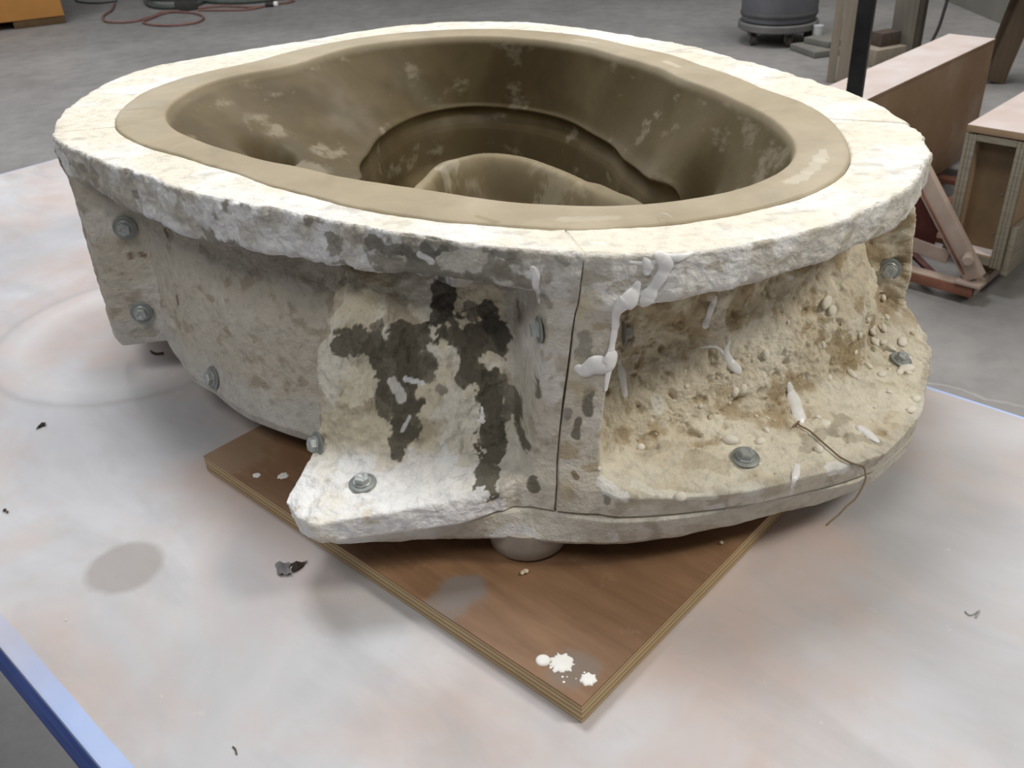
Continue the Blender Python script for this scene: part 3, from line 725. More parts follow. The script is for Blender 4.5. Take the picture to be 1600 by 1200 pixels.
paint([
 # damp grey runs over the block on the left
 (z5((250,450),(340,440),(430,440),(540,410),(640,410),(730,430)), 27, DK, .92), (z5((360,500),(450,520),(480,480)), 30, DK, .9), (z5((330,420),(300,470)), 16, DK, .85), (z5((600,430),(660,500),(640,560)), 15, DK, .9), (z5((430,470),(440,560),(450,640),(440,740),(410,820)), 19, DK, .92),
 (z5((350,560),(345,600),(350,680)), 12, DK, .88), (z5((320,540),(370,600)), 15, DK, .9), (z5((515,480),(515,560)), 13, DK2, .9),
 (z5((650,470),(690,560),(725,640),(735,740),(715,830),(690,940)), 20, DK, .92), (z5((720,560),(740,700)), 16, DK, .9),
 (z5((815,650),(825,700),(840,780)), 17, DK, .9), (z5((800,600),(780,690)), 9, DK2, .9), (z5((890,570),(890,610)), 10, DK2, .95), (z5((870,905),(872,935)), 10, DK2, .95), (z5((770,560),(770,600)), 8, DK2, .9),
 (z5((560,240),(565,300),(535,355)), 13, (.10,.09,.075), .9), (z5((710,320),(735,370),(775,420)), 14, (.10,.09,.075), .9), (z5((330,380),(340,410)), 13, DK2, .8), (z5((660,310),(660,350)), 10, DK2, .8), (z5((820,300),(825,350)), 6, DK2, .8),
 (z5((545,590),(560,600)), 9, (.36,.33,.28), .9),
 (z5((560,440),(575,520),(555,560)), 11, CR, .85), (z5((250,540),(230,620),(280,600)), 24, (.84,.78,.62), .7), (z5((430,560),(490,575)), 4, WH, .9), (z5((420,740),(445,690)), 3, WH, .8), (z5((380,570),(420,620)), 9, (.82,.80,.74), .85), (z5((560,790),(570,810)), 7, WH, .85),
 # fresh white on the ledge
 (z5((250,1060),(380,990),(520,970),(640,985)), 26, WH, .9), (z5((420,880),(520,900),(560,950)), 26, WH, .85), (z5((450,810),(440,860)), 14, WH, .7), (z5((250,1090),(420,1060),(600,1040),(760,1010)), 12, (.86,.86,.88), .85),
 # rim side
 (z5((165,70),(200,90),(180,110)), 11, GR, .85), (z5((320,80),(420,110),(470,150),(500,170)), 15, (.20,.19,.165), .88), (z5((440,180),(520,190),(600,200),(700,215)), 13, (.24,.225,.19), .8), (z5((500,110),(540,130),(560,110)), 9, (.16,.155,.14), .85),
 (z5((715,130),(720,180)), 10, (.28,.265,.23), .85), (z5((770,190),(830,220),(850,240)), 14, (.27,.25,.2), .75), (z5((740,120),(800,135)), 6, (.25,.24,.21), .8), (z5((570,150),(620,170),(670,150)), 14, (.62,.60,.54), .85), (z5((480,130),(520,150)), 6, WH, .85), (z5((100,110),(20,100)), 16, (.84,.84,.86), .8), (z5((230,110),(260,130)), 12, (.72,.71,.68), .8),
 ([(300,330),(330,345)], 13, (.84,.84,.86), .8), ([(450,378),(480,390),(500,385)], 14, (.86,.86,.88), .85), ([(240,290),(265,310)], 13, (.84,.84,.85), .8), ([(210,302),(216,306)], 7, GR, .8), ([(120,265),(150,285)], 9, (.40,.37,.31), .7),
 # front joint rib
 (z6((165,430),(170,500)), 16, (.33,.31,.26), .85), (z6((185,640),(180,710)), 7, DK2, .92), (z6((148,730),(140,785)), 7, DK2, .92), (z6((108,700),(108,715)), 7, GR, .9), (z6((255,975),(250,1025)), 5, (.30,.27,.24), .95), (z6((130,920),(140,935)), 5, (.2,.14,.07), .8),
 (z6((30,290),(40,310)), 9, GR, .8), (z6((80,150),(100,160)), 9, (.40,.38,.33), .8), (z6((190,300),(160,330),(110,380)), 18, (.68,.60,.42), .5), (z6((150,540),(130,600)), 16, (.66,.60,.45), .4), (z6((95,960),(110,1000)), 10, (.5,.42,.3), .6), (z6((330,400),(330,480)), 12, (.33,.25,.15), .5), (z6((400,340),(500,380),(600,390)), 16, (.45,.35,.21), .5), (z6((700,360),(800,330)), 16, (.47,.37,.22), .5),
 # right shelf
 (z6((1090,730),(1060,770),(970,810)), 15, (.40,.36,.28), .6), (z6((1120,790),(1230,810)), 14, (.42,.38,.30), .6), (z6((570,880),(640,890)), 17, (.52,.45,.33), .5), (z6((400,840),(460,820)), 10, (.48,.42,.32), .5), (z6((1080,470),(1130,480),(1160,460)), 20, (.36,.27,.14), .6), (z6((960,440),(1000,420)), 14, (.84,.77,.60), .5), (z6((1200,250),(1220,330)), 16, (.84,.76,.58), .5),
 (z6((430,655),(435,690)), 8, (.80,.78,.70), .8), (z6((350,960),(420,990),(520,1005),(640,1010)), 7, (.84,.82,.72), .8), (z6((230,950),(260,975),(310,1000)), 9, (.84,.83,.80), .85),
 (z6((1060,900),(1110,910)), 10, (.86,.85,.82), .8), (z6((760,1000),(800,990)), 8, (.80,.78,.74), .7), (z6((640,1050),(600,1120)), 13, (.80,.79,.79), .8), (z6((270,1140),(275,1160)), 8, (.84,.83,.82), .8), (z6((935,900),(925,960),(895,1050)), 5, (.84,.82,.77), .8),
 ([(775,838),(800,826),(830,835),(850,846)], 9, (.82,.815,.82), .85), ([(640,845),(600,850)], 10, (.80,.80,.80), .6), ([(690,812),(780,800)], 8, (.84,.84,.85), .7),
 (z6((880,80),(870,110),(900,120)), 12, (.84,.84,.82), .7), (z6((690,180),(700,240),(760,190)), 14, (.84,.84,.83), .7), (z6((900,190),(910,220)), 6, WH, .7), (z6((180,90),(240,95)), 6, (.84,.83,.80), .6), (z6((40,190),(30,240)), 9, (.5,.47,.41), .7),
 # far left fin and wall
 ([(203,398),(205,402)], 4, (.2,.15,.1), .85), ([(222,398),(225,400)], 4, (.2,.15,.1), .85), ([(258,360),(262,368)], 4, (.17,.13,.08), .85), ([(277,465),(279,475)], 4, (.22,.17,.12), .9), ([(215,520),(240,518)], 8, (.42,.38,.3), .6), ([(330,395),(440,420),(560,445)], 14, (.45,.41,.34), .45),  # last stroke darkens the wall along under the rim, its shade as colour
])

paint([([(1287, 236), (1282, 250), (1262, 270), (1238, 284)], 9, (.58, .53, .43), .6), ([(880, 343), (960, 340)], 9, (.53, .47, .37), .5), ([(745, 338), (775, 347)], 6, (.27, .21, .12), .6),  # first stroke paints the glossy sheen of a damp streak as lighter colour
 ([(1040, 96), (1060, 104)], 5, (.60, .55, .43), .5), ([(200, 172), (235, 168)], 7, (.30, .235, .14), .4), ([(900, 62), (930, 66)], 4, (.60, .55, .43), .5), ([(700, 285), (690, 262), (712, 258)], 10, (.44, .40, .32), .5)], CL)
m_plaster = mat_plaster(); m_clay = mat_clay()
MO = np.array([C0[0], C0[1], BT])
mold = empty('plaster_mold', MO)
tag(mold, 'large rough white plaster mold bolted together from sections and standing on the plywood board', 'mold')
clay_root_o = None
for S, lab in ((S_left, 'front left section with dark stained block and white ledge'), (S_right, 'front right section, tan and pitted'), (S_back, None), (S_base, None)):
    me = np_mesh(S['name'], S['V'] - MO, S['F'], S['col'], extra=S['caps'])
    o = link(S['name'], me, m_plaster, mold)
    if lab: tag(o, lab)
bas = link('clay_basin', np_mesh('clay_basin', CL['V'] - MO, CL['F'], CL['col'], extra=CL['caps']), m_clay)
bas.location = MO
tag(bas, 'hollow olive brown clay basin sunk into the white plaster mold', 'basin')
# stub feet under the base
m_foot = mat_simple('grey_plaster', (.44, .40, .35), .85, .12, 30, bump=.4, bsc=60)
f0 = at(826, 840, BT)[:2]
for (fx, fy) in ((f0[0], f0[1]), (-.16, .82), (.19, .83), (.02, 1.08)):
    b = MB(); b.lathe([(.031, .0), (.0345, .003), (.036, .014), (.038, .032)], 40)
    fo = b.build('foot', m_foot, mold, 60); fo.location = Vector((fx, fy, BT + .0004)) - Vector(MO)

# ---- bolts
m_zinc = mat_simple('dull_zinc', (.44, .465, .46), .4, .2, 60, .5, .35)
m_zincd = mat_simple('dark_zinc', (.27, .29, .28), .5, .2, 60, .5, .3)
def bolt_mesh():
    b = MB(); b.lathe([(.0112, 0), (.0118, .0006), (.0118, .0016), (.0110, .0022), (.0040, .0022)], 36); wm = b.mesh('washer', 40)
    b = MB(); b.lathe([(.0078, .0022), (.0080, .0030), (.0074, .0036), (.0040, .0036)], 32)
    bm = b.bm; rings = []
    for rr, z in ((.0068, .0034), (.0068, .0078), (.0060, .0086), (.0030, .0087), (.0022, .0080), (0.0001, .0078)):
        rings.append([bm.verts.new((rr * math.cos(math.pi * k / 3), rr * math.sin(math.pi * k / 3), z)) for k in range(6)])
    for A, B in zip(rings, rings[1:]):
        for k in range(6): bm.faces.new((A[k], A[(k + 1) % 6], B[(k + 1) % 6], B[k]))
    bm.faces.new(rings[-1])
    for k in range(3):                                              # raised grade marks on the head
        a = k * 2 * math.pi / 3 + .4
        b.bar((.0028 * math.cos(a), .0028 * math.sin(a), .0088), (.0052 * math.cos(a), .0052 * math.sin(a), .0088), .0007, .0006)
    return wm, b.mesh('bolt', 30)
WM, BM_ = bolt_mesh()
BOLTS = [(567,757,1.0,S_left,None,'shiny bolt on the white ledge'), (1164,717,1.0,S_right,None,'bolt with wide washer on the tan shelf'), (1407,564,.9,S_right,None,None), (1389,420,1.0,S_right,None,None),
         (335,590,1.08,S_left,None,None), (498,694,1.0,S_left,'L',None), (196,355,1.15,S_left,None,None), (222,487,1.12,S_left,None,None),
         (846,514,.9,S_left,'rl',None), (970,520,.9,S_right,'rr',None)]
_a = math.radians(SF - 2)
TANG = Vector((-math.sin(_a), math.cos(_a), 0))
for x, y, sc, S, mode, lab in BOLTS:
    h = hit(x, y, S) or hit(x, y)
    if not h: continue
    n = nrm_at(h[0], h[2], .010)
    p = Vector(h[0])
    if mode == 'rl': n = -TANG
    if mode == 'rr': n = TANG
    if mode == 'L': n = Vector((-.72, -.45, .25)).normalized()
    if n.dot(Vector(CAM) - p) < 0 and mode is None: n = -n
    q = n.to_track_quat('Z', 'Y')
    bo = link('bolt', BM_.copy() if False else BM_, None, mold)
    if not BM_.materials: BM_.materials.append(m_zinc); WM.materials.append(m_zincd)
    bo.matrix_parent_inverse = Matrix.Identity(4)
    bo.location = p + n * .0008 - Vector(MO); bo.rotation_mode = 'QUATERNION'; bo.rotation_quaternion = q @ Matrix.Rotation(x * .013, 3, 'Z').to_quaternion(); bo.scale = (sc,) * 3
    wo = link('washer', WM, None, bo)
    if lab: tag(bo, lab)

# ---- white slip drips, droplets
def drip(px, rpx, flat=.5, name='plaster_drip', mat=None, lab=None, sink=.25):
    P, Nn, Rr = [], [], []
    dens = catmull([(x, y, r) for (x, y), r in zip(px, rpx)], 5)
    for x, y, r in dens:
        h = hit(x, y)
        if not h: continue
        rad = max(.0006, (1.3 + .5 * float(vnoise(np.array([x, y, 3.0]), .07, 5))) * r * h[3] / FPX); flat = min(flat, .36); n = nrm_at(h[0], h[2], max(.004, rad)) if 'N' in h[2] else Vector(h[1])
        if n.dot(Vector(CAM) - h[0]) < 0: n = -n
        if P and (Vector(h[0]) - Vector(MO) - P[-1]).length > .025: continue
        P.append(Vector(h[0]) - Vector(MO) + n * rad * flat * sink); Nn.append(n); Rr.append(rad)
    if len(P) < 2: return None
    t0 = (P[0] - P[1]).normalized(); t1 = (P[-1] - P[-2]).normalized()
    def endc(p, t, r): return [(p + t * r * .5, r * .80), (p + t * r * .85, r * .45), (p + t * r * .97, r * .12)]
    e0 = endc(P[0], t0, Rr[0])[::-1]; e1 = endc(P[-1], t1, Rr[-1])
    PP = [e[0] for e in e0] + P + [e[0] for e in e1]; RR = [e[1] for e in e0] + Rr + [e[1] for e in e1]; NN = [Nn[0]] * 3 + Nn + [Nn[-1]] * 3
    b = MB(); b.tube(PP, RR, 10, flat, NN); o = b.build(name, mat or m_slip, mold, 80)
    if lab: tag(o, lab)
    return o
def z8(*p): return [(880 + x / 5.333, 290 + y / 5.333) for x, y in p]
def z7(*p): return [(1100 + x / 4.617, 600 + y / 4.617) for x, y in p]
drip(z8((800,590),(850,640),(835,720),(790,800),(720,900),(690,970),(620,1040)), [6, 9, 8, 5.5, 8.5, 8.5, 4], .45)
drip(z8((620,820),(590,880),(540,960),(490,1000),(440,1080),(440,1180)), [4, 7, 10, 10, 6, 5], .45)
drip(z6((280,360),(278,400),(272,440),(262,500)), [5, 4, 3.5, 4], .5)
drip(z6((265,500),(250,530),(210,530),(170,550),(150,545)), [7, 10, 11, 9, 6], .5, lab='thick white slip run on the joint')
drip(z6((258,545),(250,590),(246,620)), [5, 4, 3], .5)
drip(z6((640,290),(625,330),(605,385)), [3, 4, 5], .5)
drip(z6((690,450),(680,480),(690,515),(722,550)), [2, 4, 5.5, 6], .6); drip(z6((585,470),(640,465),(670,490)), [1, 2, 3], .6)
drip(z6((905,605),(918,640),(935,690),(950,735)), [5, 8, 8, 6], .7)
drip(z6((1165,762),(1190,780),(1222,806)), [5, 6.5, 4], .8)
drip(z6((295,520),(305,570),(315,640)), [2, 4, 3], .5)
drip(z6((390,155),(400,175),(395,195)), [4, 6, 4], .5)
drip([(833,420),(838,430),(837,445),(842,462),(842,470)], [5, 6.5, 6, 6, 4], .5)
drip(z5((697,660),(697,700)), [2.5, 3.5], .5); drip(z5((680,705),(700,708)), [2, 3], .5)
drip(z8((560,640),(720,650),(860,600),(960,600),(1080,560)), [2, 3, 4, 5, 2], .4)
drip(z6((935,895),(930,930),(915,970)), [4, 4, 2], .4)
def drop(x, y, r, flat=.6, stretch=1.0, ang=0.0, mat=None, name='plaster_drop'):
    h = hit(x, y)
    if not h: return
    rad = r * h[3] / FPX; n = nrm_at(h[0], h[2], .005) if 'N' in h[2] else Vector(h[1])
    if n.dot(Vector(CAM) - h[0]) < 0: n = -n
    bm = bmesh.new(); bmesh.ops.create_icosphere(bm, subdivisions=2, radius=1)
    rnd = random.Random(int(x * 7 + y))
    for v in bm.verts: v.co *= 1 + .12 * (rnd.random() - .5)
    bmesh.ops.transform(bm, matrix=Matrix.Rotation(ang, 4, 'Z') @ Matrix.Diagonal((rad * stretch, rad, rad * flat, 1)), verts=bm.verts)
    me = bpy.data.meshes.new(name); bm.to_mesh(me); bm.free(); me.polygons.foreach_set('use_smooth', [True] * len(me.polygons))
    o = link(name, me, mat or m_cream, mold); o.location = Vector(h[0]) + n * rad * flat * .35 - Vector(MO)
    o.rotation_mode = 'QUATERNION'; o.rotation_quaternion = n.to_track_quat('Z', 'Y')
m_cream = mat_simple('dry_cream_plaster', (.83, .79, .69), .7, .08, 60)
m_tan = mat_simple('tan_plaster_lump', (.66, .57, .42), .85, .15, 60)
for x, y, r, fl, s_, an in [(1035,745,0,0,0,0)] and [
    (*z6((1037,742))[0], 9, .35, 1.1, .3), (*z6((695,805))[0], 9, .8, 1.5, -.7), (*z6((803,808))[0], 7, .7, 1.3, .2), (*z6((1012,838))[0], 6.5, .9, 1.2, 1.2), (*z6((372,830))[0], 6.5, .8, 1, 0), (*z6((587,680))[0], 3.5, .8, 1, 0), (*z6((537,608))[0], 3.5, .8, 1, 0), (*z6((530,552))[0], 3, .8, 1, 0),
    (*z6((820,492))[0], 6.5, .7, 1.3, 1.5), (*z6((710,628))[0], 6, .8, 1.3, 1.1), (*z6((740,618))[0], 6, .8, 1.4, 1.1), (*z6((777,512))[0], 2.8, .8, 1, 0), (*z6((692,668))[0], 2.5, .8, 1, 0), (*z6((1040,305))[0], 9, .5, 1.4, .5), (*z6((1060,335))[0], 8, .5, 1.2, .2),
    (*z6((1315,450))[0], 7, .5, 1.8, .1), (*z6((1240,567))[0], 6, .6, 1.5, -.4), (*z6((1365,655))[0], 6, .6, 1.8, -.5), (*z6((1347,695))[0], 6, .6, 1.8, -.5), (*z6((1215,450))[0], 6, .6, 1.5, 1.2), (*z6((1155,583))[0], 2.8, .8, 1, 0), (*z6((1245,290))[0], 4, .8, 1.4, .6), (*z6((1190,370))[0], 4, .8, 1, .6),
    (*z6((515,1005))[0], 8, .7, 1.3, 0), (*z6((222,905))[0], 4, .8, 1, 0), (*z6((1215,685))[0], 2.5, .8, 1, 0), (*z6((1050,580))[0], 5, .8, 1.2, .5), (*z6((1330,545))[0], 8, .5, 2, -.4)]:
    drop(x, y, r, fl, s_, an)
rr = random.Random(3)
for k in range(26):                                                # small tan lumps over the pitted right section
    x, y = rr.uniform(990, 1430), rr.uniform(500, 740)
    h = hit(x, y, S_right)
    if h: drop(x, y, rr.uniform(1.4, 4.2), rr.uniform(.5, .9), rr.uniform(1, 1.8), rr.uniform(0, 3), rr.choice([m_tan, m_tan, m_cream]), 'plaster_crumb')
for k in range(16):
    drop(rr.uniform(1330, 1425), rr.uniform(495, 590), rr.uniform(2.5, 5.5), .7, rr.uniform(1, 2), rr.uniform(0, 3), m_cream, 'plaster_crumb')

# ---- loose fibre lying across the right shelf and hanging over its edge
m_fib = mat_simple('brown_fibre', (.23, .17, .11), .7, .1, 60)
fp = []
for x, y in z7((640,320),(680,280),(680,305),(760,350),(850,430),(920,490),(980,540),(1060,580),(1140,605)):
    h = hit(x, y)
    if h: fp.append(np.array(h[0]) + np.array([0, -.001, .0022]))
e = fp[-1]
zz = e[2]
for (x, y), dz in zip(z7((1165,640),(1165,690),(1140,750),(1090,830),(1030,880),(970,945),(925,980),(880,1022)), (-.006,-.013,-.02,-.028,-.034,-.04,-.044,-.048)):
    d = ray(x, y); D0 = np.dot(e - CAM, FW)
    fp.append(CAM + d * (D0 - .004 + dz * .2))
b = MB(); b.tube(catmull(fp, 5), .00085, 6); fib = b.build('loose_fiber', m_fib, None, 80)
tag(fib, 'thin brown fiber lying on the tan right shelf and dangling past its edge', 'fiber')
ha = [hit(x, y, CL) for x, y in ((1030,339),(1036,341),(1043,347),(1049,355))]
if all(ha):
    b = MB(); b.tube(catmull([np.array(h[0]) + [0, 0, .002 + .002 * k] for k, h in enumerate(ha)], 4), .0003, 5); tag(b.build('pale_hair', m_cream, None, 80), 'tiny pale hair stuck to the front rim of the olive clay basin', 'fiber')

# ------------------------------------------------------------------ crumbs and scraps
def crumb(name, x, y, z, r, mat, label, cat='debris', n=3, seed=1):
    rnd = random.Random(seed); bm = bmesh.new(); p = at(x, y, z)
    for k in range(n):
        g = bmesh.ops.create_icosphere(bm, subdivisions=2, radius=1)
        sc = r * rnd.uniform(.6, 1.0); off = Vector((rnd.uniform(-1, 1) * r * (n > 1), rnd.uniform(-1, 1) * r * (n > 1), sc * .62))
        for v in g['verts']: v.co = v.co * (1 + .35 * (rnd.random() - .5)) * sc * .9; v.co.z *= .75; v.co += off
    zmin = min(v.co.z for v in bm.verts)
    for v in bm.verts: v.co.z -= zmin
    me = bpy.data.meshes.new(name); bm.to_mesh(me); bm.free()
    o = link(name, me, mat, None, (p[0], p[1], z + .0004)); return tag(o, label, cat)
crumb('plaster_crumb', 1127, 850, BT, .0030, m_tan, 'tiny pale crumb on the brown board below the right shelf', n=1, seed=3)
crumb('plaster_crumb', 818, 897, BT, .0026, m_tan, 'cluster of pale crumbs on the brown board just in front of the stub foot', n=5, seed=5)
m_scrap = mat_simple('grey_paper_scrap', (.36, .35, .35), .8, .2, 60); m_dark = mat_simple('dark_scrap', (.10, .075, .06), .8, .3, 60)
def sheet(name, quad, z, bendz, mat, label, cat, nx=8, ny=5, thick=.0008, seed=0):
    rnd = random.Random(seed); P = [at(x, y, z) for x, y in quad]; bm = bmesh.new(); G = []
    for i in range(nx + 1):
        row = []
        for j in range(ny + 1):
            u, v = i / nx, j / ny
            p = (P[0] * (1 - u) + P[1] * u) * (1 - v) + (P[3] * (1 - u) + P[2] * u) * v
            e = .0012 if i in (0, nx) or j in (0, ny) else .0003
            row.append(bm.verts.new((p[0] + rnd.uniform(-e, e), p[1] + rnd.uniform(-e, e), z + .0012 + bendz * (abs(math.sin(u * 5)) * .6 + v * .4) * rnd.uniform(.7, 1))))
        G.append(row)
    for i in range(nx):
        for j in range(ny): bm.faces.new((G[i][j], G[i + 1][j], G[i + 1][j + 1], G[i][j + 1]))
    bmesh.ops.solidify(bm, geom=bm.faces[:], thickness=thick)
    zmin = min(v.co.z for v in bm.verts); 
    for v in bm.verts: v.co.z += z + .0004 - zmin
    c = sum((v.co for v in bm.verts), Vector()) / len(bm.verts); c.z = z + .0004
    for v in bm.verts: v.co -= c
    me = bpy.data.meshes.new(name); bm.to_mesh(me); bm.free(); o = link(name, me, mat, None, c)
    if label: tag(o, label, cat)
    return o
sc_ = sheet('paper_scrap', [(430,880),(453,882),(456,899),(434,902)], 0, .004, m_scrap, 'torn curl of grey paper with a dark flap left of the brown board', 'debris', seed=2)
dk_ = sheet('dark_flap', [(455,880),(482,877),(470,890),(457,896)], 0, .003, m_dark, None, None, seed=4)
dk_.parent = sc_; dk_.location = dk_.location - sc_.location
sheet('leaf_scrap', [(62,664),(72,660),(73,665),(55,672)], 0, .003, m_dark, 'small brown leaf scrap at the left edge of the dusty tabletop', 'debris', 5, 3, seed=6)
def twig(name, px, rad, label, mat, lift=.0):
    P = [np.array(at(x, y, 0)) + [0, 0, rad + .0004 + lift * (k % 2)] for k, (x, y) in enumerate(px)]
    c = P[0].copy(); c[2] = 0; b = MB(); b.tube(catmull([p - c for p in P], 4), rad, 6); o = b.build(name, mat, None, 80); o.location = c; return tag(o, label, 'debris')
twig('wood_splinter', [(236,550),(244,554),(256,553)], .0013, 'dark wood splinter on the table below the left end of the mold', m_dark)
twig('loose_fiber', [(1508,956),(1514,962),(1522,960),(1530,955),(1524,966)], .0006, 'short curled grey fiber on the bare tabletop at right', m_scrap)
twig('loose_fiber', [(364,1168),(368,1172),(370,1180)], .0006, 'short dark fiber near the bottom edge of the dusty tabletop', m_dark)
crumb('rust_crumb', 10, 800, 0, .0022, m_dark, 'rust brown crumb on the table at the far left edge', n=2, seed=8)
crumb('white_speck', 103, 970, 0, .0009, m_white, 'tiny white speck on the table above the blue edge', n=1, seed=9)

# ------------------------------------------------------------------ workshop behind
E1 = np.array([.7187, .6953]); E2 = np.array([.6953, -.7187]); ANG = math.atan2(E1[1], E1[0])
def P3(p, z): return (float(p[0]), float(p[1]), z)
m_pink = mat_simple('dusty_pink_plywood', (.66, .53, .47), .75, .12, 5, dark=(.58, .44, .38))
def mat_box():
    s = NT('dusty_box_plywood', .75, .25)
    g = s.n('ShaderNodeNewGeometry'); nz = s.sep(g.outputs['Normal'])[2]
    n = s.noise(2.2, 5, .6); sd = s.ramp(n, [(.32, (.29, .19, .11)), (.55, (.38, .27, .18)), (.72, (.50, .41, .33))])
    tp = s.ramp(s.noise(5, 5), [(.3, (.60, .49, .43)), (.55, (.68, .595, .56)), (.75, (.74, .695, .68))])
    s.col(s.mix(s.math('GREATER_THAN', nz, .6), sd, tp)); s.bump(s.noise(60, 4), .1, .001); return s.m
m_box = mat_box()
m_raw = mat_simple('raw_plywood_edge', (.26, .23, .175), .7, .2, 12, streak=(1, 1, 9))
m_inner = mat_simple('brown_inner_panel', (.20, .135, .075), .6, .25, 5)
m_rust = mat_simple('rust_primed_steel', (.20, .085, .055), .6, .45, 9)
m_rustd = mat_simple('dusty_primed_steel', (.43, .335, .275), .7, .18, 9)
m_dred = mat_simple('dark_red_steel', (.10, .03, .025), .6, .3, 9)
# long plywood box
zt, zb = -.30, -.775
p1 = at(1556, 60, zt)[:2]; wbx = .19
cx = p1 - E1 * .80 - E2 * wbx / 2
lb = empty('plywood_box', P3(cx, zb), ANG); tag(lb, 'long dusty pink plywood box lying behind the black post', 'box')
hb = zt - zb; Lb = 1.60; t_ = .018
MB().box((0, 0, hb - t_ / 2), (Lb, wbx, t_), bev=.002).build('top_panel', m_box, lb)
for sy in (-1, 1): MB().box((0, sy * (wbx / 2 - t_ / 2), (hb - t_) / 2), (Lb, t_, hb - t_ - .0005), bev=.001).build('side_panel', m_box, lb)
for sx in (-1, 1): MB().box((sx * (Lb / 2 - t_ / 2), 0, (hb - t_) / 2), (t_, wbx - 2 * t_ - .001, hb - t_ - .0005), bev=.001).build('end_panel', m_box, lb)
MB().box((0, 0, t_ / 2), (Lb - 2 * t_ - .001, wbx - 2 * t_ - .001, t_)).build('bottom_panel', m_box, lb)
# open-ended plywood crate
T1 = at(1512, 193, zt)[:2]; wc, hc, Lc, tk = .187, .433, 1.30, .034
zc = zt - hc
cc = T1 + E2 * wc / 2 + E1 * Lc / 2
cr = empty('plywood_crate', P3(cc, zc), ANG); tag(cr, 'tall narrow plywood crate with an open recessed end standing at the right edge', 'crate')
MB().box((0, 0, hc - tk / 2 + .004), (Lc, wc, tk - .012), bev=.002).build('top_panel', m_box, cr)
MB().box((0, 0, tk / 2), (Lc, wc - 2 * tk - .001, tk), bev=.001).build('bottom_panel', m_box, cr)
for sy in (-1, 1):
    MB().box((0.012, sy * (wc / 2 - tk / 2), (hc - tk) / 2), (Lc - .024, tk, hc - tk + .008), bev=.001).build('side_panel', m_box, cr)
    for q in range(3):                                                # plywood layers on the open end
        MB().box((-Lc / 2 + .006, sy * (wc / 2 - tk / 2) + (q - 1) * tk / 3, (hc - tk) / 2), (.0115 - .002 * (q == 1), tk / 3 - .0008, hc - tk + .008), bev=.0008).build('ply_layer', m_raw, cr)
MB().box((-Lc / 2 + .006, 0, hc - tk - .004), (.0115, wc - 2 * tk - .001, .018)).build('end_rail', m_raw, cr)
MB().box((-Lc / 2 + .006, 0, .014), (.014, wc - 2 * tk - .001, .026)).build('end_rail', m_raw, cr)
MB().box((-Lc / 2 + .060, 0, hc / 2), (.012, wc - 2 * tk - .001, hc - 2 * tk - .002)).build('inner_panel', m_inner, cr)
MB().box((-Lc / 2 + .10, -wc / 2 - .0105, .055), (.17, .019, .16), bev=.001).build('cleat', m_raw, cr)
MB().box((.16, wc / 2 + .013, .06), (.05, .024, .20), bev=.002).build('cleat', m_raw, cr)
for q, (dy, dz) in enumerate(((-.03, .36), (-.035, .22), (-.035, .09))):
    b = MB(); b.cyl((-Lc / 2 + .0535, dy, dz), (-Lc / 2 + .0500, dy, dz), .0022, n=10); b.build('screw', m_zincd, cr)
# steel cart frame under both
fcor = at(1520, 452, -.785)[:2]
ct = empty('steel_cart', P3(fcor, FLOOR_Z), ANG); tag(ct, 'rusty low steel cart frame with a slanted dusty brace under the crates', 'cart')
def loc(p): d = np.array(p[:2]) - fcor; return Vector((float(d @ E1), float(-(d @ E2)), float(p[2]) - FLOOR_Z))   # local: x along E1, y = -E2
FZ = -.785 - FLOOR_Z
def fb(name, a, b_, wd, ht, mat, bev=.003, up=(0, 0, 1)):
    m = MB(); m.bar(a, b_, wd, ht, bev, up); return m.build(name, mat, ct)
fb('front_angle', (.004, .0, FZ - .016), (.004, .75, FZ - .016), .006, .034, m_rust); fb('front_flange', (.025, 0, FZ + .002), (.025, .75, FZ + .002), .044, .006, m_rustd, .001)
fb('side_rail', (0.03, .003, FZ - .016), (1.75, .003, FZ - .016), .006, .034, m_rustd); fb('side_flange', (.05, .028, FZ + .002), (1.75, .028, FZ + .002), .044, .006, m_rustd, .001)
fb('rear_rail', (.05, .62, FZ - .002), (1.75, .62, FZ - .002), .05, .04, m_rust)
fb('mid_rail', (.05, .34, FZ - .002), (1.75, .34, FZ - .002), .05, .04, m_rust)
for x in (.35, .95, 1.55): fb('cross_bar', (x, .03, FZ - .006), (x, .64, FZ - .006), .05, .02, m_rust)
fb('cross_brace', (.05, .14, FZ - .012), (.30, .40, FZ - .012), .025, .012, m_dred)
n_ = np.array([E1[0], E1[1], 0])
def onfront(x, y, off): 
    d = ray(x, y); q = fcor + E1 * off; s = n_ @ (np.array([q[0], q[1], 0]) - CAM) / (n_ @ d); return loc(CAM + d * s)
a_, b_ = onfront(1524, 434, .03), onfront(1436, 262, .03)
br = MB(); br.bar(a_, b_, .062, .030, .003, (1, 0, 0)); br = br.build('slanted_brace', m_rustd, ct)
fb('brace_edge', a_ + Vector((-.0165, .030, .010)), b_ + Vector((-.0165, .030, .010)), .004, .012, m_rust, .001, (1, 0, 0))
fb('brace_foot', (a_.x - .01, a_.y - .03, FZ + .0105), (a_.x - .01, a_.y + .05, FZ + .0105), .05, .010, m_rustd, .002)
pn = onfront(1512, 402, .012); b = MB(); b.cyl((pn.x + .004, pn.y, pn.z), (pn.x - .030, pn.y - .012, pn.z + .002), .017, n=20); b.cyl((pn.x - .030, pn.y - .012, pn.z + .002), (pn.x - .036, pn.y - .014, pn.z + .002), .019, .013, n=20); b.build('pivot_pin', m_rustd, ct)
u0, u1 = onfront(1482, 402, .06), onfront(1400, 372, .06); fb('lower_channel', u0, u1, .012, .045, m_rustd)
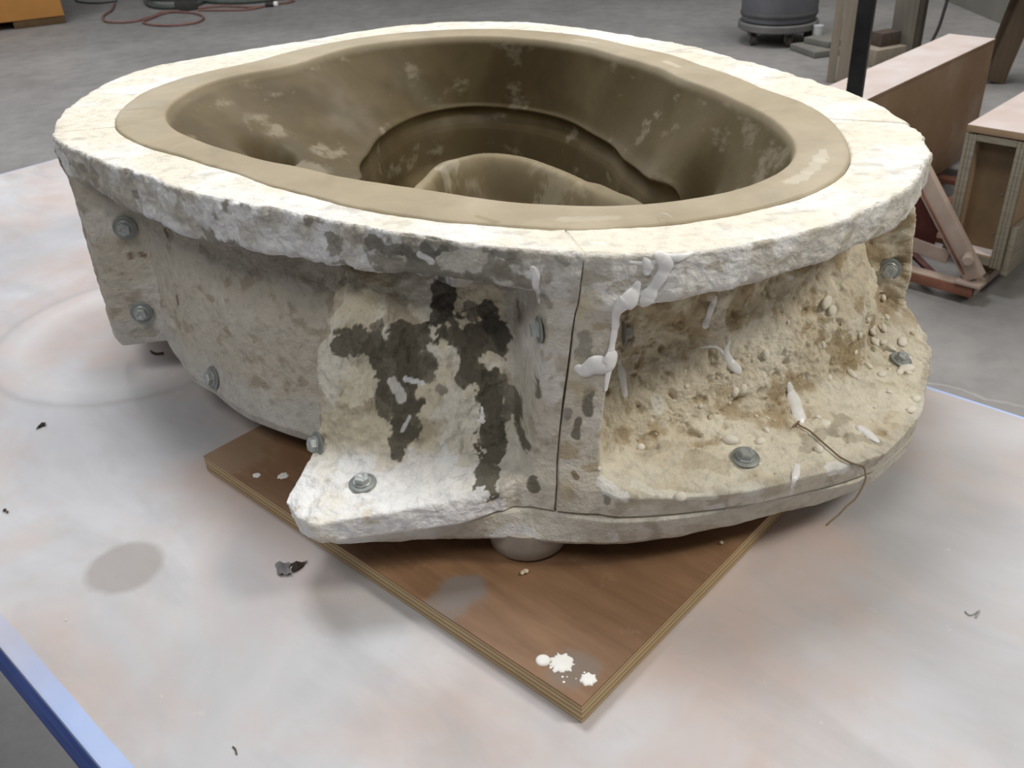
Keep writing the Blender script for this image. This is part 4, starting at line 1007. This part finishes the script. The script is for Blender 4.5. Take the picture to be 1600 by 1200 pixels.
v0, v1 = onfront(1462, 396, .10), onfront(1442, 300, .10); MB().box(((v0 + v1) / 2 + Vector((0, .05, 0))), (.006, .16, .20)).build('red_plate', m_dred, ct)
for x in (.12, 1.6):
    for y in (.06, .60):
        b = MB(); b.cyl((x, y - .011, .028), (x, y + .011, .028), .0275, n=24); b.build('caster', m_dark, ct)
fb('box_bearer', (.35, .34, FZ + .027), (1.7, .34, FZ + .027), .03, .012, m_rust)

# black post
m_blk = mat_simple('black_painted_steel', (.018, .018, .019), .45, .5, 12); m_blk2 = mat_simple('dark_grey_steel', (.055, .05, .047), .5, .4, 14)
pb = fcor - E1 * .16 - E2 * .408
po = empty('steel_post', P3(pb, FLOOR_Z), math.radians(62)); tag(po, 'upright black steel post in front of the pink plywood box', 'post')
MB().box((0, 0, .86), (.046, .046, 1.70), bev=.004).build('square_tube', m_blk, po)
MB().box((.0245, 0, .86), (.0025, .042, 1.68)).build('grey_face', m_blk2, po)  # one face of the tube in a lighter dark grey
MB().box((0, 0, .005), (.11, .11, .0095), bev=.002).build('base_plate', m_blk, po)
for sx in (-1, 1):
    for sy in (-1, 1): b = MB(); b.cyl((sx * .042, sy * .042, .0096), (sx * .042, sy * .042, .020), .006, n=6); b.build('anchor_bolt', m_blk2, po)
# tan timber upright made of two planks
m_tim = mat_simple('dusty_timber', (.33, .285, .225), .8, .12, 6, streak=(8, 8, .6)); m_tim2 = mat_simple('grey_timber', (.215, .20, .165), .8, .15, 6, streak=(8, 8, .6))
tb_ = at(1305, 128, FLOOR_Z)[:2]
tm = empty('timber_upright', P3(tb_, FLOOR_Z), math.radians(-20)); tag(tm, 'pale tan upright of two planks left of the black post', 'post')
for k, x in enumerate((-.026, .046)): MB().box((x, 0, .8), (.048 if k == 0 else .088, .05, 1.6), bev=.003).build('plank', m_tim, tm)
b = MB(); b.cyl((-.03, -.0255, .80), (-.03, -.030, .84), .014, .006, n=12); b.build('knot_hook', m_dark, tm)
tb2 = at(1412, 92, FLOOR_Z)[:2]
t2 = empty('grey_timber_post', P3(tb2, FLOOR_Z), math.radians(-35)); tag(t2, 'grey timber post with a dark side standing behind the pink box', 'post')
MB().box((-.02, 0, .8), (.14, .11, 1.6), bev=.004).build('post', m_tim2, t2); MB().box((.0655, 0, .8), (.03, .10, 1.58), bev=.003).build('dark_side', mat_simple('dark_timber', (.09, .075, .055), .8, .2, 6), t2)  # darker brown strip along one side of the post
q = at(1370, 97, FLOOR_Z)[:2]; o = MB().box((0, 0, .052), (.24, .22, .102), rz=.4, bev=.01).build('pale_slab', m_tim, None); o.location = P3(q, FLOOR_Z); tag(o, 'pale slab on the floor just right of the black post', 'slab')
o = MB().box((0, 0, .04), (.15, .10, .08), rz=.4, bev=.008).build('dark_block', m_dark, None); o.location = P3(q + [.03, .0], FLOOR_Z + .1035); tag(o, 'dark brown block resting on the pale slab by the black post', 'block')
# low bench at the right edge
m_bench = mat_simple('weathered_plank', (.36, .345, .30), .8, .12, 6, streak=(1, 8, 8)); m_bleg = mat_simple('brown_bench_leg', (.12, .085, .055), .7, .2, 6, streak=(6, 6, .6))
lg = at(1553, 130, FLOOR_Z)[:2]
bn = empty('low_bench', P3(lg, FLOOR_Z), math.radians(-18)); tag(bn, 'low wooden bench with a slanted brown leg at the top right corner', 'bench')
MB().box((.15, .06, .535), (1.05, .24, .05), bev=.005).build('bench_top', m_bench, bn)
MB().bar((0, 0, .008), (.10, .015, .508), .10, .045, .004, (0, 1, 0)).build('leg', m_bleg, bn)
MB().bar((.50, 0, .008), (.44, .015, .508), .10, .045, .004, (0, 1, 0)).build('leg', m_bleg, bn)
MB().bar((0, .16, .008), (.08, .11, .508), .10, .045, .004, (0, 1, 0)).build('leg', m_bleg, bn)
MB().bar((.50, .16, .008), (.46, .11, .508), .10, .045, .004, (0, 1, 0)).build('leg', m_bleg, bn)
m_cordb = mat_simple('black_cord', (.045, .042, .04), .6, .2, 20)
def ground_cord(name, px, rad, mat, label, cat='cord', z=FLOOR_Z, lift=0):
    P = [np.array(at(x, y, z)) + [0, 0, rad + .002 + lift * (k % 2)] for k, (x, y) in enumerate(px)]; c = P[0].copy(); c[2] = z
    b = MB(); b.tube(catmull([p - c for p in P], 6), rad, 8); o = b.build(name, mat, None, 80); o.location = c; return tag(o, label, cat)
pq = Vector(P3(lg, FLOOR_Z)); R_ = Matrix.Rotation(math.radians(-18), 3, 'Z')
pts = [pq + R_ @ Vector(v) for v in ((-.33, -.098, .50), (-.34, -.11, .42), (-.36, -.12, .30), (-.42, -.14, .16), (-.52, -.16, .03), (-.70, -.10, .010))]
b = MB(); b.tube(catmull([p - pts[-1] for p in pts], 6), .009, 8); cd = b.build('power_cord', m_cordb, None, 80); cd.location = pts[-1]; tag(cd, 'black power cord hanging from the low bench down to the floor', 'cord')
b = MB(); b.box((0, 0, 0), (.055, .025, .04), bev=.006); sw = b.build('plug', m_cordb, cd); sw.location = pts[0] - pts[-1] + Vector((0, 0, 0))

# barrel on a wheeled dolly, cup, slabs
m_bar = mat_simple('grey_barrel_plastic', (.155, .16, .178), .6, .15, 5); m_dol = mat_simple('grey_dolly', (.17, .17, .165), .7, .15, 8)
bcn = at(1213, 64, FLOOR_Z)[:2]
dl = empty('barrel_dolly', P3(bcn, FLOOR_Z)); tag(dl, 'round grey dolly on casters under the grey barrel', 'dolly')
MB().lathe([(.0, .092), (.255, .092), (.266, .10), (.268, .135), (.262, .142), (.0, .142)], 56).build('platform', m_dol, dl, 35)
for k in range(5):
    a = 2 * math.pi * k / 5 - math.pi / 2 + .1
    b = MB(); x, y = .205 * math.cos(a), .205 * math.sin(a)
    b.cyl((x - .016, y, .036), (x + .016, y, .036), .035, n=20); cw = b.build('caster', m_dark, dl)
    b = MB()
    for sx in (-1, 1): b.box((x + sx * .023, y, .062), (.005, .03, .055))
    b.box((x, y, .088), (.055, .05, .006)); b.build('fork', m_dol, cw)
ba = empty('barrel', P3(bcn, FLOOR_Z + .1425)); tag(ba, 'large round grey plastic barrel standing on the wheeled dolly', 'barrel')
MB().lathe([(.0, .0), (.232, .0), (.246, .012), (.249, .05), (.252, .06), (.258, .30), (.266, .62), (.272, .66), (.285, .665), (.285, .69), (.262, .69), (.255, .62), (.24, .04), (0, .03)], 64).build('shell', m_bar, ba, 40)
MB().lathe([(.2492, .038), (.2565, .043), (.2575, .062), (.2535, .070)], 64).build('bottom_band', mat_simple('dark_band', (.10, .10, .105), .6, .2, 8), ba, 60)
for sx in (-1, 1): MB().tube(catmull([(sx * .272, -.07, .58), (sx * .33, -.05, .56), (sx * .33, .05, .56), (sx * .272, .07, .58)], 5), .012, 8).build('handle', m_bar, ba)
cu = MB().lathe([(0, 0), (.030, 0), (.032, .004), (.043, .13), (.046, .132), (.044, .136), (.041, .132), (.030, .008), (0, .008)], 32)
sp0 = at(1291, 80, FLOOR_Z)[:2]
m_sl = mat_simple('grey_slab', (.19, .185, .165), .8, .15, 8)
o = MB().box((0, 0, .020), (.36, .30, .038), rz=.25, bev=.004).build('floor_slab', m_sl, None); o.location = P3(sp0, FLOOR_Z + .001); tag(o, 'lower flat grey slab on the floor beside the barrel dolly', 'slab', None)
o = MB().box((0, 0, .019), (.24, .22, .036), rz=.5, bev=.004).build('floor_slab', m_sl, None); o.location = P3(sp0 + [.03, .05], FLOOR_Z + .041); tag(o, 'upper smaller grey slab stacked on the flat slab beside the barrel', 'slab', None)
cu = cu.build('cup', mat_simple('white_cup', (.62, .63, .65), .5, .05, 30), None, 40); cu.location = P3(at(1274, 72, FLOOR_Z)[:2] + [0, -.02], FLOOR_Z + .001)
cu.scale = (.75, .75, 1.0); tag(cu, 'white cup on the floor against the right side of the barrel', 'cup')

# orange crate, hose, cords
m_or = mat_simple('orange_plywood', (.50, .235, .065), .6, .12, 3); m_skid = mat_simple('dark_skid', (.115, .07, .032), .8, .25, 5)
s0, s1 = at(30, 45, FLOOR_Z)[:2], at(104, 36, FLOOR_Z)[:2]
dx = (s1 - s0) / np.linalg.norm(s1 - s0); oa = math.atan2(dx[1], dx[0])
oc = empty('orange_crate', P3(s1, FLOOR_Z), oa); tag(oc, 'orange plywood crate on dark skids at the top left corner', 'crate')
MB().box((-.50, -.012, .56), (1.0, .02, .98), bev=.002).build('front_panel', m_or, oc)
MB().box((-.011, .40, .56), (.02, .80, .98), bev=.002).build('side_panel', m_or, oc)
MB().box((-.50, .40, 1.06), (1.0, .84, .018), bev=.002).build('lid', m_or, oc)
MB().box((-.50, .40, .08), (.96, .79, .018), bev=.002).build('floor_panel', m_or, oc)
for y, x in ((.02, -.22), (.40, -.5), (.74, -.5)): MB().box((x, y, .0345), (.43 if y < .1 else .98, .07, .068), bev=.004).build('skid', m_skid, oc)
m_hose = mat_simple('grey_green_hose', (.10, .115, .10), .6, .2, 10)
hp = [(228,-6),(230,8),(245,14),(270,15),(300,12),(318,4),(300,-6),(262,-10),(236,-2),(238,8),(262,11),(292,8),(306,0),(290,-10)]
P = [np.array(at(x, y, FLOOR_Z)) + [0, 0, .024 + (.045 if k > 7 else .0)] for k, (x, y) in enumerate(hp)]
c = P[0].copy(); c[2] = FLOOR_Z; b = MB(); b.tube(catmull([p - c for p in P], 8), .022, 10); o = b.build('coiled_hose', m_hose, None, 80); o.location = c; tag(o, 'coiled grey green hose on the floor at the top left', 'hose')
b = MB(); b.tube(catmull([np.array(at(x, y, FLOOR_Z)) + [0, 0, .022] - c for x, y in ((300,1),(330,6),(375,7),(420,3),(440,-3))], 6), .018, 8); o2 = b.build('hose_tail', m_hose, o, 80)
m_red = mat_simple('dusty_red_cord', (.235, .125, .105), .7, .15, 20)
ground_cord('extension_cord', [(180,6),(175,18),(162,27),(166,36),(190,37),(215,35),(240,27),(258,21),(300,22),(318,29),(308,37),(275,42),(240,41),(224,37),(235,31),(262,22),(310,15),(350,12),(400,13),(432,9),(458,4),(452,0),(430,1)], .0095, m_red, 'dusty red extension cord looped on the floor at the top left', lift=.004)
cord2 = ground_cord('extension_cord', [(310,18),(345,18),(385,17),(418,11)], .0095, m_red, 'second dusty red cord ending in a plug with a white cap', lift=0)
pp = at(424, 11, FLOOR_Z); b = MB(); b.cyl((-.05, 0, .024), (.03, 0, .024), .022, n=16); o = b.build('plug', m_cordb, cord2); o.location = Vector((pp[0], pp[1], FLOOR_Z + .0005)) - cord2.location
b = MB(); b.cyl((.0305, 0, .024), (.065, 0, .024), .023, n=16); b.build('cap', m_white, o)
ground_cord('power_cord', [(118,-3),(120,3),(135,6),(160,6),(184,3)], .0075, m_cordb, 'thin dark cord curving on the floor beside the orange crate')
tp = at(288, 19, FLOOR_Z)[:2]; tl = empty('floor_nozzle', P3(tp + [0, .10], FLOOR_Z), math.radians(20)); tag(tl, 'black floor nozzle standing among the hose and cords', 'nozzle')
MB().box((0, 0, .045), (.20, .13, .088), bev=.02).build('head', m_cordb, tl); b = MB(); b.cyl((0, .03, .08), (.03, .10, .38), .038, .028, n=18); b.build('neck', m_cordb, tl)
